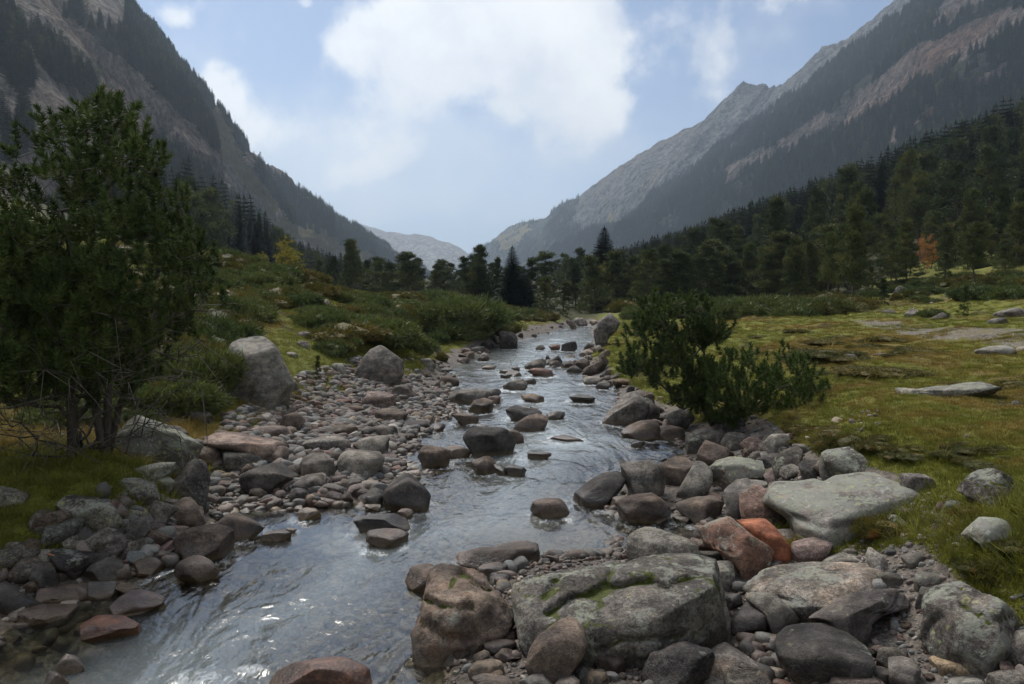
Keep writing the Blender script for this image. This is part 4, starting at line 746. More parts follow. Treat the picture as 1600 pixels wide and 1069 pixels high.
 ('D',[(308,968),(315,950),(362,950),(362,975),(330,980)],'w','small white stone at the inlet shoreline',K(planes=3)),
 ('D',[(540,1000),(560,985),(615,985),(625,1005),(595,1022)],'t','tan rock at the foot of the dark blocky cobble',{}),
 ('D',[(160,800),(175,785),(212,787),(230,822),(200,845),(170,830)],'m','speckled stone left of the round grey boulder',{}),
 ('D',[(808,745),(830,700),(870,690),(940,693),(972,740),(940,785),(850,792)],'b','brown squarish boulder at the river edge of the left bar',K(name='boulder',rust=.3)),
 ('D',[(945,725),(965,692),(1040,692),(1085,725),(1050,752),(970,752)],'B','brown low rock joined to the squarish river-edge boulder',{}),
 ('D',[(1072,800),(1090,765),(1125,745),(1180,770),(1205,810),(1160,830)],'b','brown triangular rock in the stream left of centre',K(rust=.4)),
 ('D',[(1188,780),(1215,785),(1252,815),(1235,838),(1195,830)],'d','small dark rock beside the brown triangular one',{}),
 ('D',[(1240,805),(1280,785),(1355,815),(1320,842),(1260,838)],'d','low dark rock trailing right of the triangular rock',K(wet=.3)),
 ('D',[(1355,758),(1385,727),(1450,722),(1478,740),(1440,762)],'b','small brown rock alone in the centre of the stream',K(wet=.2)),
 ('D',[(705,762),(720,745),(745,745),(758,765)],'b','little brown rock in the bay beside the squarish boulder',{}),
 ('D',[(0,780),(20,700),(90,690),(150,700),(160,745),(60,775)],'P','pinkish boulder at the left end of the cobble bar',K(name='boulder')),
 ('D',[(680,425),(690,390),(740,385),(790,420),(800,445),(740,455)],'g','grey stone on the shore below the overgrown left bank',{}),
 ('D',[(800,445),(820,415),(870,412),(920,440),(900,455)],'m','grey rock pair at the waterline of the upper left shore',{}),
 ('D',[(385,480),(410,460),(470,458),(480,480),(430,495)],'R','reddish flat stone at the top edge of the cobble bar',{}),
 ('D',[(430,520),(450,495),(520,490),(545,515),(490,530)],'p','pink cobble near the pale pink rock on the cobble bar',{}),
 ('C',[(488,285),(540,250),(600,222),(660,210),(720,225),(772,265),(765,300),(690,290),(570,305)],'k','black wet slab rock in the stream below the cobble bar',K(name='boulder',wet=.5)),
 ('C',[(545,335),(590,305),(660,290),(740,295),(762,330),(755,375),(690,382),(600,358)],'B','brown rock paired in front of the black wet slab rock',K(rust=.3)),
 ('C',[(698,225),(720,195),(770,190),(790,212),(760,238)],'p','pinkish cobble behind the black wet slab rock',{}),
 # ---- left wall of stones
 ('B',[(885,400),(900,345),(950,285),(1000,270),(1060,272),(1120,295),(1165,345),(1155,405),(1080,445),(960,430)],'b','large rounded brown grey boulder at the left edge of the stream',K(name='boulder',planes=6,rough=.02)),
 ('B',[(878,500),(910,455),(990,424),(1050,430),(1093,465),(1070,515),(1000,545),(920,525)],'B','speckled stone in the shallows below the large rounded boulder',K(wet=.3)),
 ('B',[(1062,275),(1090,240),(1130,218),(1190,212),(1260,245),(1315,275),(1300,310),(1220,338),(1150,315)],'b','smooth chocolate brown boulder in the blue inlet',K(name='boulder',planes=6,rough=.015)),
 ('B',[(1303,352),(1340,310),(1390,296),(1430,305),(1455,328),(1400,350)],'b','low brown rock awash right of the chocolate brown boulder',K(wet=.3)),
 ('B',[(1425,300),(1445,283),(1487,295),(1470,315)],'t','small tan stone by the low brown rock in the water',{}),
 ('B',[(562,665),(580,630),(630,605),(700,597),(770,612),(820,645),(790,675),(720,695),(610,708)],'P','smooth pink granite stone in the shallows at lower left',K(planes=3,rough=.012)),
 ('B',[(668,490),(680,445),(720,425),(780,435),(810,470),(780,510),(710,520)],'t','brown tan stone at the waterline under the stone wall',K(wet=.3,rust=.4)),
 ('B',[(410,830),(430,780),(500,740),(600,725),(700,735),(695,790),(620,825),(500,852)],'r','submerged reddish slab seen through the shallow water',K(wet=.8,rust=.8,top=.7,sink=.02)),
 ('B',[(90,760),(120,700),(200,675),(400,668),(350,735),(220,760)],'p','submerged brown slab near the left edge of the photo',K(wet=.8,top=.8)),
 ('B',[(200,640),(230,590),(330,565),(440,560),(465,625),(400,650),(280,660)],'B','flat slab awash at the foot of the left stone wall',K(wet=.5,top=.8)),
 ('B',[(440,620),(460,560),(550,555),(570,620),(500,640)],'g','flat grey slab awash beside the brown one',K(wet=.5,top=.8)),
 ('B',[(288,965),(310,935),(350,922),(380,950),(425,985),(380,1012),(310,1000)],'g','small pale-topped stone in the rapids at the bottom left',{}),
 ('B',[(235,1055),(260,1015),(320,1005),(345,1030),(340,1075),(260,1080)],'p','small pinkish stone at the bottom left corner',K(wet=.4)),
 ('B',[(295,215),(300,160),(345,125),(440,145),(540,165),(610,185),(622,225),(590,280),(500,308),(400,285),(320,240)],'m','broad dark lichened boulder capping the left stone wall',K(name='boulder',lich=.55)),
 ('B',[(148,300),(165,250),(200,205),(300,193),(295,225),(265,290),(230,312)],'m','tilted flat-faced stone in the left stone wall',K(lich=.3)),
 ('B',[(308,340),(320,305),(370,288),(430,310),(466,345),(440,375),(350,380)],'m','rounded stone under the broad capping boulder',K(lich=.3)),
 ('B',[(452,380),(480,335),(540,300),(585,310),(622,365),(590,410),(540,435),(490,410)],'m','angular grey boulder in the lower left stone wall',K(name='boulder',lich=.25)),
 ('B',[(240,470),(255,405),(330,375),(420,388),(540,415),(480,460),(430,505),(390,527),(340,500),(270,500)],'d','wide folded dark boulder low in the left stone wall',K(name='boulder',lich=.4)),
 ('B',[(42,400),(60,358),(130,362),(200,400),(235,440),(215,472),(140,462),(70,440)],'d','dark mossy stone at the left end of the wall',K(moss=.3,lich=.3)),
 ('B',[(438,500),(480,455),(550,435),(605,450),(612,510),(560,550),(460,545)],'m','dark purple grey stone at the base of the left wall',{}),
 ('B',[(605,315),(635,270),(690,235),(735,225),(748,265),(710,315),(640,345)],'d','dark rounded stone in the middle of the left wall',K(lich=.2)),
 ('B',[(600,215),(640,195),(700,178),(745,188),(700,235),(640,245)],'G','thin pale lichened stone wedged in the left wall',K(lich=.6)),
 ('B',[(742,270),(745,200),(775,160),(830,150),(875,160),(882,210),(850,240),(805,305),(765,300)],'m','upright stone at the middle of the left wall',K(lich=.3)),
 ('B',[(568,140),(590,85),(640,50),(700,38),(760,85),(795,120),(780,150),(690,155),(610,160)],'m','flat stone with white lichen patches near the top of the left wall',K(lich=.7,top=.5)),
 ('A',[(635,640),(660,610),(760,592),(860,582),(868,610),(800,650),(735,682),(670,665)],'G','lichen-covered thin slab on top of the left wall',K(lich=.9,top=.6)),
 ('A',[(740,695),(780,665),(850,650),(870,680),(840,715),(780,718)],'G','pale lichened stone below the thin slab on the wall',K(lich=.8)),
 ('A',[(600,560),(620,470),(660,400),(690,345),(740,340),(800,390),(880,450),(960,500),(1000,545),(960,575),(870,600),(740,590),(640,605)],'m','big lichen-grey outcrop beneath the left pines',K(name='boulder',lich=.85,rough=.06,crack=.05)),
 ('A',[(810,410),(840,395),(900,430),(942,462),(900,478),(850,455)],'m','sloping slab behind the lichen-grey outcrop',K(moss=.3)),
 ('A',[(872,640),(900,590),(970,568),(1020,600),(1042,660),(1030,740),(1010,800),(950,820),(900,770),(880,700)],'d','tall dark block forming the corner of the left wall',K(name='boulder',lich=.3,rough=.05)),
 ('A',[(858,850),(880,790),(920,760),(980,765),(1025,840),(1010,890),(960,912),(890,905)],'b','brown purple boulder at the waterline corner of the left wall',K(name='boulder')),
 ('B',[(-60,700),(-40,600),(0,565),(60,590),(130,640),(205,668),(150,695),(60,715)],'d','large dark boulder at the left edge near the water',K(name='boulder',planes=6)),
 ('B',[(-80,150),(-40,90),(10,78),(65,88),(125,125),(142,160),(60,170),(-20,172)],'G','flat pale slab lying on the grass at the left edge',K(lich=.5,top=.5)),
 ('B',[(148,560),(165,500),(210,478),(270,520),(292,570),(200,600)],'d','dark stone near the driftwood stick in the left wall',{}),
 ('B',[(130,520),(60,470),(100,440),(140,460),(150,500)],'d','small dark stone beneath the mossy end stone',{}),
 ('B',[(630,380),(660,340),(730,335),(750,370),(700,395)],'b','brown stone low in the wall beside the large rounded boulder',K(rust=.3)),
 ('B',[(800,330),(830,285),(900,275),(940,300),(900,345),(840,350)],'p','pinkish brown stone behind the large rounded boulder',{}),
 ('B',[(610,430),(650,385),(760,360),(860,370),(880,410),(800,440),(680,430)],'p','flat pinkish wet slab at the foot of the wall',K(wet=.5,top=.7)),
 ('B',[(570,580),(600,560),(680,560),(695,590),(620,612)],'t','small tan stone in the shallows above the pink granite stone',K(wet=.5)),
 # ---- left hillside and meadow boulders
 ('T',[(1140,650),(1150,560),(1190,490),(1235,450),(1300,448),(1380,465),(1402,520),(1430,600),(1462,700),(1460,800),(1340,815),(1230,795),(1165,730)],'g','tall grey boulder with a pale cut top on the left hillside',K(name='boulder',lich=.45,top=.18,planes=8,crack=.02,rough=.03)),
 ('T',[(1455,690),(1475,690),(1495,735),(1465,755)],'m','small stone leaning on the right side of the tall grey boulder',{}),
 ('D',[(478,320),(510,250),(545,205),(600,182),(650,190),(700,235),(735,270),(725,375),(660,382),(580,350)],'m','dome-shaped dark boulder with a sheer right face on the left bank',K(name='boulder',lich=.35,moss=.12,top=.2)),
 ('T',[(900,880),(930,830),(1020,820),(1060,850),(1030,885),(960,895)],'m','overgrown rock under the left hillside bushes',K(moss=.3)),
 ('D',[(193,190),(215,165),(255,168),(270,195),(235,208)],'G','grey stone lying on the left grassy slope',{}),
 ('D',[(200,150),(215,125),(270,120),(278,140),(240,155)],'m','half-buried stone above the grey one on the left slope',{}),
 ('D',[(140,232),(160,222),(208,235),(205,250),(170,250)],'G','flat pale stone on the grassy slope by the tall grey boulder',K(top=.6)),
 ('D',[(378,300),(385,278),(425,280),(455,325),(430,345),(395,330)],'G','lichened stone left of the dome-shaped dark boulder',K(lich=.6)),
 ('D',[(262,445),(275,425),(330,415),(365,435),(350,460),(290,465)],'g','stone in the grass below the little seedling pine',{}),
 ('D',[(782,165),(790,135),(812,135),(842,185),(838,215),(805,200)],'G','leaning pale slab among heather on the left bank',{}),
 ('N',[(1120,550),(1125,522),(1150,525),(1170,565),(1140,572)],'G','white slanted boulder on the skyline of the left rise',{}),
 ('N',[(655,600),(675,598),(692,615),(680,628)],'w','small pale stone on the left rise among junipers',{}),
 ('N',[(1300,540),(1320,528),(1352,535),(1345,550)],'G','pale stone near the skyline left of the dark pine clump',{}),
 ('H',[(830,805),(860,760),(900,728),(960,728),(1040,740),(1100,725),(1180,710),(1280,698),(1370,702),(1412,722),(1380,745),(1230,765),(1120,790),(1000,800),(930,815)],'G','long low grey boulder sunk in the right meadow',K(name='boulder',lich=.6,top=.3,rough=.04,sink=.4)),
 ('H',[(1308,545),(1320,505),(1370,480),(1440,475),(1500,490),(1542,522),(1500,548),(1400,555)],'G','rounded pale boulder on the meadow by the gravel path',K(name='boulder',lich=.4)),
 ('H',[(455,560),(480,530),(530,530),(560,555),(510,575)],'m','small rock poking out of the heather on the meadow',{}),
 ('H',[(655,548),(680,530),(730,525),(755,542),(700,555)],'m','low rock in the brown meadow hummock',{}),
 ('H',[(855,295),(870,255),(905,245),(962,285),(940,310),(890,312)],'G','pale angular boulder at the edge of the forest clearing',{}),
 ('H',[(695,300),(720,262),(760,253),(800,272),(780,298)],'m','grey rock left of the pale angular boulder by the clearing',{}),
 ('H',[(1005,322),(1050,285),(1095,268),(1122,310),(1060,328)],'m','dark cracked rock on the clearing edge',{}),
 ('H',[(1350,360),(1370,320),(1430,302),(1490,315),(1500,345),(1430,368)],'g','rounded outcrop on the right of the clearing',K(moss=.2)),
 ('H',[(1420,305),(1460,270),(1540,245),(1640,240),(1640,285),(1500,308)],'g','long pale outcrop at the right edge above the path',K(lich=.4,top=.4)),
 ('H',[(1338,168),(1360,140),(1410,125),(1442,140),(1415,168),(1370,178)],'w','whitish boulder on the slope near the right edge',{}),
 ('H',[(1193,68),(1205,48),(1232,50),(1242,70),(1215,78)],'w','small white boulder on the slope under the pines',{}),
 ('H',[(1528,345),(1560,318),(1640,312),(1640,345)],'g','grey outcrop at the right edge beside the path',{}),
 ('H',[(908,948),(920,930),(945,930),(958,945),(930,955)],'G','small pale stone lying on the meadow grass',{}),
 ('H',[(1518,880),(1530,835),(1555,820),(1575,830),(1568,878)],'G','pale leaning stone at the right edge of the meadow',{}),
 ('H',[(785,130),(810,105),(860,125),(862,150),(820,165)],'m','grey slope rock behind the small conical pine',{}),
 ('H',[(1230,390),(1250,382),(1275,392),(1255,402)],'w','tiny pale stone beside the gravel path',{}),
 ('H',[(1548,520),(1580,490),(1640,485),(1640,525)],'w','whitish stone at the right edge by the path',{}),
 ('H',[(1225,1050),(1230,1030),(1255,1040),(1250,1055)],'w','little white stone in the near meadow turf',{}),
 ('N',[(2905,535),(2930,505),(2970,505),(2985,530),(2950,545)],'w','white boulder beneath the orange rowan on the right slope',{}),
]
for i, (cr_, pts, ti, lb, kw) in enumerate(ROCKS): outline_rock(i, cr_, pts, ti, lb, **kw)

# ---- the smaller stones that fill the banks: twenty shapes, each stone its own object
STONES = []
rng = np.random.default_rng(77)
for k in range(22):
    dm = np.array([1, rng.uniform(.62, .95), rng.uniform(.38, .72)]); p, F_, cav = rock_mesh(rng, dm, 4 if k < 12 else 3, int(rng.integers(12, 24)), rng.uniform(.02, .045))
    me = mesh_from('river_stone', p, F_, True, {'cavity': cav}); me.materials.append(m_rock); STONES.append(me)
TK = list('gggGmmdbbBBppPtswR')
RX = np.array(ROCKXY)
def scatter_px(poly, n, rng, zmin=-.3, gap=None):
    P = np.array(poly, float); lo, hi = P.min(0), P.max(0); out = []
    while len(out) < n:
        a, b = rng.uniform(lo, hi)
        if in_poly(np.array([a]), np.array([b]), poly)[0]: out.append(hit(a, b))
    return out
ZONES = [([(340,770),(330,700),(380,670),(470,645),(560,600),(640,590),(700,575),(705,600),(690,640),(640,690),(610,712),(650,760),(660,790),(560,790),(470,785),(390,775)], 104, (.05,.17), 'small loose river stone among the boulders of the left cobble bar', 'small stones on the left cobble bar'),
         ([(0,870),(60,820),(180,790),(300,700),(335,770),(320,840),(270,880),(180,900),(60,925),(0,950)], 40, (.06,.17), 'small dark stone filling the gaps of the left bank wall', 'small stones in the left bank wall'),
         ([(1060,670),(1180,660),(1250,690),(1300,740),(1200,750),(1120,800),(1150,860),(1100,880),(990,860),(985,800),(960,760),(1000,735),(1075,716)], 56, (.05,.17), 'small stone between the boulders of the right bank', 'small stones on the right bank'),
         ([(700,575),(730,545),(790,525),(850,510),(890,498),(900,506),(850,525),(790,545),(740,562)], 24, (.14,.36), 'stone on the far left shoreline of the river', 'stones along the far left shore'),
         ([(880,560),(925,530),(945,545),(985,600),(1020,640),(1070,670),(1060,685),(1010,668),(950,610),(900,598)], 34, (.10,.28), 'stone on the right shoreline below the pines', 'stones along the right shore'),
         ([(790,592),(850,562),(925,548),(932,572),(880,588),(820,598)], 26, (.12,.30), 'stone on the little rocky island in the upper river', 'stones on the small river island'),
         ([(690,1000),(820,960),(900,1010),(1100,1000),(1180,1069),(700,1069)], 22, (.03,.09), 'small brown stone lying at the bottom middle of the photo', 'small stones at the bottom middle'),
         ([(1290,960),(1400,930),(1440,980),(1500,1040),(1600,1040),(1600,1080),(1290,1080),(1280,1020)], 22, (.025,.08), 'small stone on the gravel patch at the lower right', 'small stones on the lower right gravel')]
nst = 0
for poly, n, (s0, s1), lb, gp in ZONES:
    for q in scatter_px(poly, n, rng):
        s = s0 + (s1 - s0) * rng.random() ** 2; me = STONES[int(rng.integers(len(STONES)))]
        dd = np.hypot(RX[:, 0] - q[0], RX[:, 1] - q[1]) - RX[:, 2] * .6
        if dd.min() < 0 and rng.random() < .7: s *= .6
        o = bpy.data.objects.new('river_stone', me); COL.objects.link(o)
        o.location = (q[0], q[1], max(H(q[0:1], q[1:2])[0], -.08) + s * .22); o.scale = (s, s, s); o.rotation_euler = (rng.normal(0, .25), rng.normal(0, .25), rng.uniform(0, 6.3))
        col = np.array(TINT[TK[int(rng.integers(len(TK)))]]) * rng.uniform(.8, 1.15); o.color = (*col, 1)
        o['lichen'] = float(rng.random() * .5); o['moss'] = 0.0; o['wet'] = 0.0; o['rust'] = float(rng.random() * .5); o['veins'] = 0.0
        tag(o, lb, 'stone', gp); nst += 1

# broken white water round the stones that stand in the stream
wo_ = bpy.data.objects['water'].data; nv_ = len(wo_.vertices); wc_ = np.empty(nv_ * 3, np.float32); wo_.vertices.foreach_get('co', wc_); wc_ = wc_.reshape(-1, 3)
fa_ = np.empty(nv_, np.float32); wo_.attributes['foam'].data.foreach_get('value', fa_); add_ = np.zeros(nv_); rs_ = river_sdf(RX[:, 0], RX[:, 1])
for (x0_, y0_, h_), sd0 in zip(RX, rs_):
    if sd0 > .15 or y0_ < 5.5: continue
    d_ = np.hypot(wc_[:, 0] - x0_, (wc_[:, 1] - y0_ + .25 * h_) * .8); add_ = np.maximum(add_, .30 * np.exp(-((d_ - h_ * 1.05) / (.35 * h_ + .06)) ** 2))
wo_.attributes['foam'].data.foreach_set('value', (fa_ + add_).astype(np.float32))
# ---- gravel too small and too many to count
def proto_coll(name, meshes):
    c = bpy.data.collections.new(name)
    for i, me in enumerate(meshes): c.objects.link(bpy.data.objects.new('%s_%02d' % (name, i), me))
    return c
def instancer(name, label, pts, rots, scls, idx, coll, mat=None, cols=None, hide_kind='stuff'):
    me = bpy.data.meshes.new(name); me.vertices.add(len(pts)); me.vertices.foreach_set('co', np.asarray(pts, np.float32).ravel())
    a = me.attributes.new('rot', 'FLOAT_VECTOR', 'POINT'); a.data.foreach_set('vector', np.asarray(rots, np.float32).ravel())
    a = me.attributes.new('scl', 'FLOAT_VECTOR', 'POINT'); s = np.asarray(scls, np.float32); s = np.repeat(s[:, None], 3, 1) if s.ndim == 1 else s; a.data.foreach_set('vector', s.ravel())
    a = me.attributes.new('idx', 'INT', 'POINT'); a.data.foreach_set('value', np.asarray(idx, np.int32))
    if cols is not None:
        a = me.attributes.new('tint', 'FLOAT_COLOR', 'POINT'); a.data.foreach_set('color', np.asarray(np.c_[cols, np.ones(len(cols))], np.float32).ravel())
    o = obj(name, me); md = o.modifiers.new('scatter', 'NODES'); ng = bpy.data.node_groups.new(name, 'GeometryNodeTree'); md.node_group = ng
    ng.interface.new_socket('Geometry', in_out='INPUT', socket_type='NodeSocketGeometry'); ng.interface.new_socket('Geometry', in_out='OUTPUT', socket_type='NodeSocketGeometry')
    gi = ng.nodes.new('NodeGroupInput'); go = ng.nodes.new('NodeGroupOutput'); ip = ng.nodes.new('GeometryNodeInstanceOnPoints'); ci = ng.nodes.new('GeometryNodeCollectionInfo')
    ci.inputs[0].default_value = coll; ci.inputs[1].default_value = True; ci.inputs[2].default_value = True
    def na(n, ty):
        q = ng.nodes.new('GeometryNodeInputNamedAttribute'); q.data_type = ty; q.inputs[0].default_value = n; return q.outputs[0]
    lk = ng.links.new; lk(gi.outputs[0], ip.inputs['Points']); lk(ci.outputs[0], ip.inputs['Instance']); ip.inputs['Pick Instance'].default_value = True
    lk(na('idx', 'INT'), ip.inputs['Instance Index']); lk(na('rot', 'FLOAT_VECTOR'), ip.inputs['Rotation']); lk(na('scl', 'FLOAT_VECTOR'), ip.inputs['Scale']); lk(ip.outputs[0], go.inputs[0])
    tag(o, label, kind='stuff'); return o
m_pebble, t = new_mat('mixed_gravel')
tint = t.node('ShaderNodeAttribute', attribute_name='tint', attribute_type='INSTANCER', out=0)
geo = t.n.new('ShaderNodeNewGeometry'); pos = geo.outputs['Position']; s3 = t.n.new('ShaderNodeSeparateXYZ'); t.l.new(pos, s3.inputs[0])
n3 = t.noise(pos, 70, 4, .7); n2 = t.noise(pos, 14, 4, .6)
c = t.mul(tint, t.gray(t.ss(n3, .3, .7, .7, 1.3)))
wet = t.ss(s3.outputs[2], .09, .03)
c = t.mix(wet, c, t.mul(c, (.62, .56, .50))); c = t.mix(t.m('MULTIPLY', t.ss(s3.outputs[2], .02, -.06), t.ss(n2, .3, .7, .4, .9)), c, (.22, .155, .075))
finish(t, pbsdf(t, c, t.m('SUBTRACT', .85, t.m('MULTIPLY', wet, .45)), bump(t, n3, .5, .01), .3))
PEB = []
for k in range(10):
    p, F_, cav = rock_mesh(rng, np.array([1, rng.uniform(.6, .95), rng.uniform(.35, .7)]), 2 if k < 6 else 3, int(rng.integers(3, 9)), .03)
    me = mesh_from('pebble', p, F_, True); me.materials.append(m_pebble); PEB.append(me)
pebc = proto_coll('pebble', PEB)
N = 60000
# candidates: fan-shaped, denser near the viewer
r_ = np.exp(rng.uniform(np.log(4.0), np.log(62), N)); a_ = rng.uniform(R(-50), R(42), N); r_[18000:30000] = rng.uniform(7, 17, 12000); a_[18000:30000] = rng.uniform(R(-24), R(3), 12000); r_[:18000] = rng.uniform(4.2, 8.5, 18000); a_[:18000] = rng.uniform(R(-4), R(36), 18000); x_ = r_ * np.sin(a_); y_ = -1 + r_ * np.cos(a_)
s_ = river_sdf(x_, y_); qx, qy = to_px(np.stack([x_, y_, 0 * x_ + .1], -1))
onbar = np.zeros(N, bool)
for pl in GRAVEL_PX: onbar |= in_poly(qx, qy, pl)
ok = (onbar | (s_ < .35) | (in_poly(qx, qy, PATH_PX) & (y_ > 10))) & (y_ > 2.5)
x_, y_, s_ = x_[ok], y_[ok], s_[ok]; z_ = H(x_, y_)
r_ = np.hypot(x_, y_ + 1); sz = (.006 + .022 * rng.random(len(x_)) ** 3) * np.clip(r_ / 6, .8, 2.6) * np.where(s_ < -.1, 1.8 + 4.5 * rng.random(len(x_)) ** 2, 1.0)
barz = (r_ > 7) & (r_ < 18) & (x_ < .2) & (s_ > 0); sz = np.where(barz, sz * (1.3 + 3.2 * rng.random(len(x_)) ** 2), sz); big = rng.random(len(x_)) < .05; sz = np.where(big, sz * 2.4, sz); sz = np.minimum(sz, np.where(s_ < -.1, .085, .10))
tk = np.array([TINT[k] for k in TK]); cols = tk[rng.integers(len(TK), size=len(x_))] * rng.uniform(.5, 1.0, (len(x_), 1))
instancer('gravel', 'loose gravel and pebbles on the banks and the river bed', np.stack([x_, y_, z_ + sz * .15], -1), np.c_[rng.normal(0, .3, len(x_)), rng.normal(0, .3, len(x_)), rng.uniform(0, 6.3, len(x_))], sz, rng.integers(len(PEB), size=len(x_)), pebc, cols=cols)

# driftwood stick
def tube(path, radii, sides=6, cap=True):
    path = np.array(path, float); radii = np.array(radii, float); n = len(path); tn = np.gradient(path, axis=0); tn /= np.linalg.norm(tn, axis=1)[:, None] + 1e-9
    ref = np.array([0, 0, 1.0]) if abs(tn[0][2]) < .9 else np.array([1.0, 0, 0]); u = np.cross(tn, ref); u /= np.linalg.norm(u, axis=1)[:, None] + 1e-9; v = np.cross(tn, u)
    th = np.linspace(0, 2 * np.pi, sides, endpoint=False); ring = (np.cos(th)[None, :, None] * u[:, None] + np.sin(th)[None, :, None] * v[:, None]) * radii[:, None, None] + path[:, None]
    i = np.arange(n - 1)[:, None] * sides + np.arange(sides)[None]; j = np.arange(n - 1)[:, None] * sides + (np.arange(sides)[None] + 1) % sides
    return ring.reshape(-1, 3), np.stack([i, j, j + sides, i + sides], -1).reshape(-1, 4)
class Bag:
    def __init__(s): s.V = []; s.F = []; s.n = 0
    def add(s, V, F): s.V.append(V); s.F.append(F + s.n); s.n += len(V)
    def mesh(s, name, smooth=True): return mesh_from(name, np.concatenate(s.V), np.concatenate(s.F), smooth)
m_drift, t = new_mat('bare_driftwood')
oc = t.node('ShaderNodeTexCoord', out=3); n = t.noise(t.node('ShaderNodeMapping', {'Vector': oc, 'Scale': (3, 3, 3)}), 9, 5)
finish(t, pbsdf(t, t.mix(t.ss(n, .35, .65), (.16, .075, .035), (.30, .16, .08)), .7, bump(t, n, .5, .01)))
a = hit(76, 888) + (0, 0, .10); b = hit(107, 906) + (0, 0, .06); mid = (a + b) / 2 + (0, .01, .012)
V, F = tube([a, (a + mid) / 2 + (.004, 0, .004), mid, (b + mid) / 2, b], [.009, .011, .010, .009, .005], 7)
tag(obj('driftwood_stick', mesh_from('driftwood_stick', V - a, F), m_drift, None, a), 'short orange brown driftwood stick lying on the dark left bank stones', 'stick')
# ------------------------------------------------------------------ plants
def leaf_mat(name, cols, transl=.25, patch=1.0, rough=.65, spec=.2):
    m, t = new_mat(name); oi = t.n.new('ShaderNodeObjectInfo'); pos = t.node('ShaderNodeNewGeometry', out=0)
    n = t.noise(pos, patch, 4, .65); n2 = t.noise(pos, patch * 14, 2, .5)
    f = t.m('ADD', t.m('MULTIPLY', oi.outputs['Random'], .45), t.m('MULTIPLY', t.ss(n, .3, .7), .55))
    c = t.mix(t.ss(f, .25, .75), cols[0], cols[1])
    if len(cols) > 2: c = t.mix(t.m('MULTIPLY', t.ss(t.m('ADD', n2, t.m('MULTIPLY', n, .4)), .80, .92), .8), c, cols[2])
    c = t.mul(c, t.gray(t.ss(n2, .3, .7, .7, 1.3)))
    d = pbsdf(t, c, rough, None, spec); tr = t.node('ShaderNodeBsdfTranslucent', {'Color': t.mul(c, (1.3, 1.4, .8))})
    finish(t, t.node('ShaderNodeMixShader', {0: transl, 1: d, 2: tr})); return m
def bark_mat(name, a, b, s=14):
    m, t = new_mat(name); oc = t.node('ShaderNodeTexCoord', out=3); n = t.noise(t.node('ShaderNodeMapping', {'Vector': oc, 'Scale': (1, 1, .35)}), s, 6, .7)
    finish(t, pbsdf(t, t.mix(t.ss(n, .35, .65), a, b), .9, bump(t, n, .9, .02))); return m
m_needle = leaf_mat('mugo_pine_needles', [(.038, .060, .017), (.074, .108, .028), (.12, .085, .03)], .12, 3.0)
m_pine = leaf_mat('pine_foliage', [(.028, .044, .013), (.068, .082, .024), (.11, .095, .027)], .15, .06)
m_fir = leaf_mat('fir_foliage', [(.014, .030, .014), (.028, .050, .022)], .1, .05)
m_juni = leaf_mat('juniper_foliage', [(.052, .072, .026), (.092, .112, .038), (.13, .11, .04)], .2, .9)
m_heath = leaf_mat('heath_foliage', [(.062, .062, .017), (.10, .085, .024), (.16, .075, .024)], .25, .9)
m_yell = leaf_mat('yellow_green_leaves', [(.16, .17, .025), (.24, .19, .03)], .35, 1.0)
m_oran = leaf_mat('orange_leaves', [(.30, .12, .035), (.36, .18, .05)], .35, 1.0)
m_bark = bark_mat('grey_brown_bark', (.045, .038, .032), (.11, .095, .08)); m_dead = bark_mat('dead_grey_twigs', (.09, .08, .065), (.17, .155, .13)); m_red = bark_mat('pine_bark', (.05, .035, .026), (.10, .075, .058), 6)

def rotm(d, roll):
    """rotation matrices taking +Z onto the directions d"""
    d = d / np.linalg.norm(d, axis=1)[:, None]; r = np.where(np.abs(d[:, 2:3]) < .95, np.array([[0, 0, 1.0]]), np.array([[1.0, 0, 0]]))
    u = np.cross(r, d); u /= np.linalg.norm(u, axis=1)[:, None]; v = np.cross(d, u); c, s = np.cos(roll)[:, None], np.sin(roll)[:, None]
    return np.stack([u * c + v * s, -u * s + v * c, d], -1)
def place(protos, idx, P, D, S, rng):
    """many small pieces placed and joined into one foliage mesh"""
    Vs, Fs, n = [], [], 0; M = rotm(D, rng.uniform(0, 6.3, len(P)))
    for k, (V, F) in enumerate(protos):
        s = np.nonzero(idx == k)[0]
        if len(s) == 0: continue
        W = np.einsum('nij,vj->nvi', M[s], V) * S[s][:, None, None] + P[s][:, None]
        Vs.append(W.reshape(-1, 3)); Fs.append((F[None] + (np.arange(len(s)) * len(V))[:, None, None] + n).reshape(-1, F.shape[1])); n += len(s) * len(V)
    return np.concatenate(Vs), np.concatenate(Fs)
def needle_tuft(rng, n=80, L=1.0, wdt=.03, nl=.42, taper=True):
    """bottle-brush shoot: needles around a short axis, swept forward"""
    z = rng.uniform(0, L, n) ** .85; ph = rng.uniform(0, 6.283, n); up = rng.uniform(.10, .60, n) + 1.3 * (z / L) ** 3
    d = np.stack([np.cos(ph), np.sin(ph), up], -1); d /= np.linalg.norm(d, axis=1)[:, None]
    side = np.cross(d, rng.normal(size=(n, 3))); side /= np.linalg.norm(side, axis=1)[:, None]
    b = np.stack([0 * z, 0 * z, z], -1); ln = nl * rng.uniform(.75, 1.1, n)[:, None]
    V = np.stack([b - side * wdt, b + side * wdt, b + d * ln], 1).reshape(-1, 3); return V, np.arange(3 * n).reshape(-1, 3)
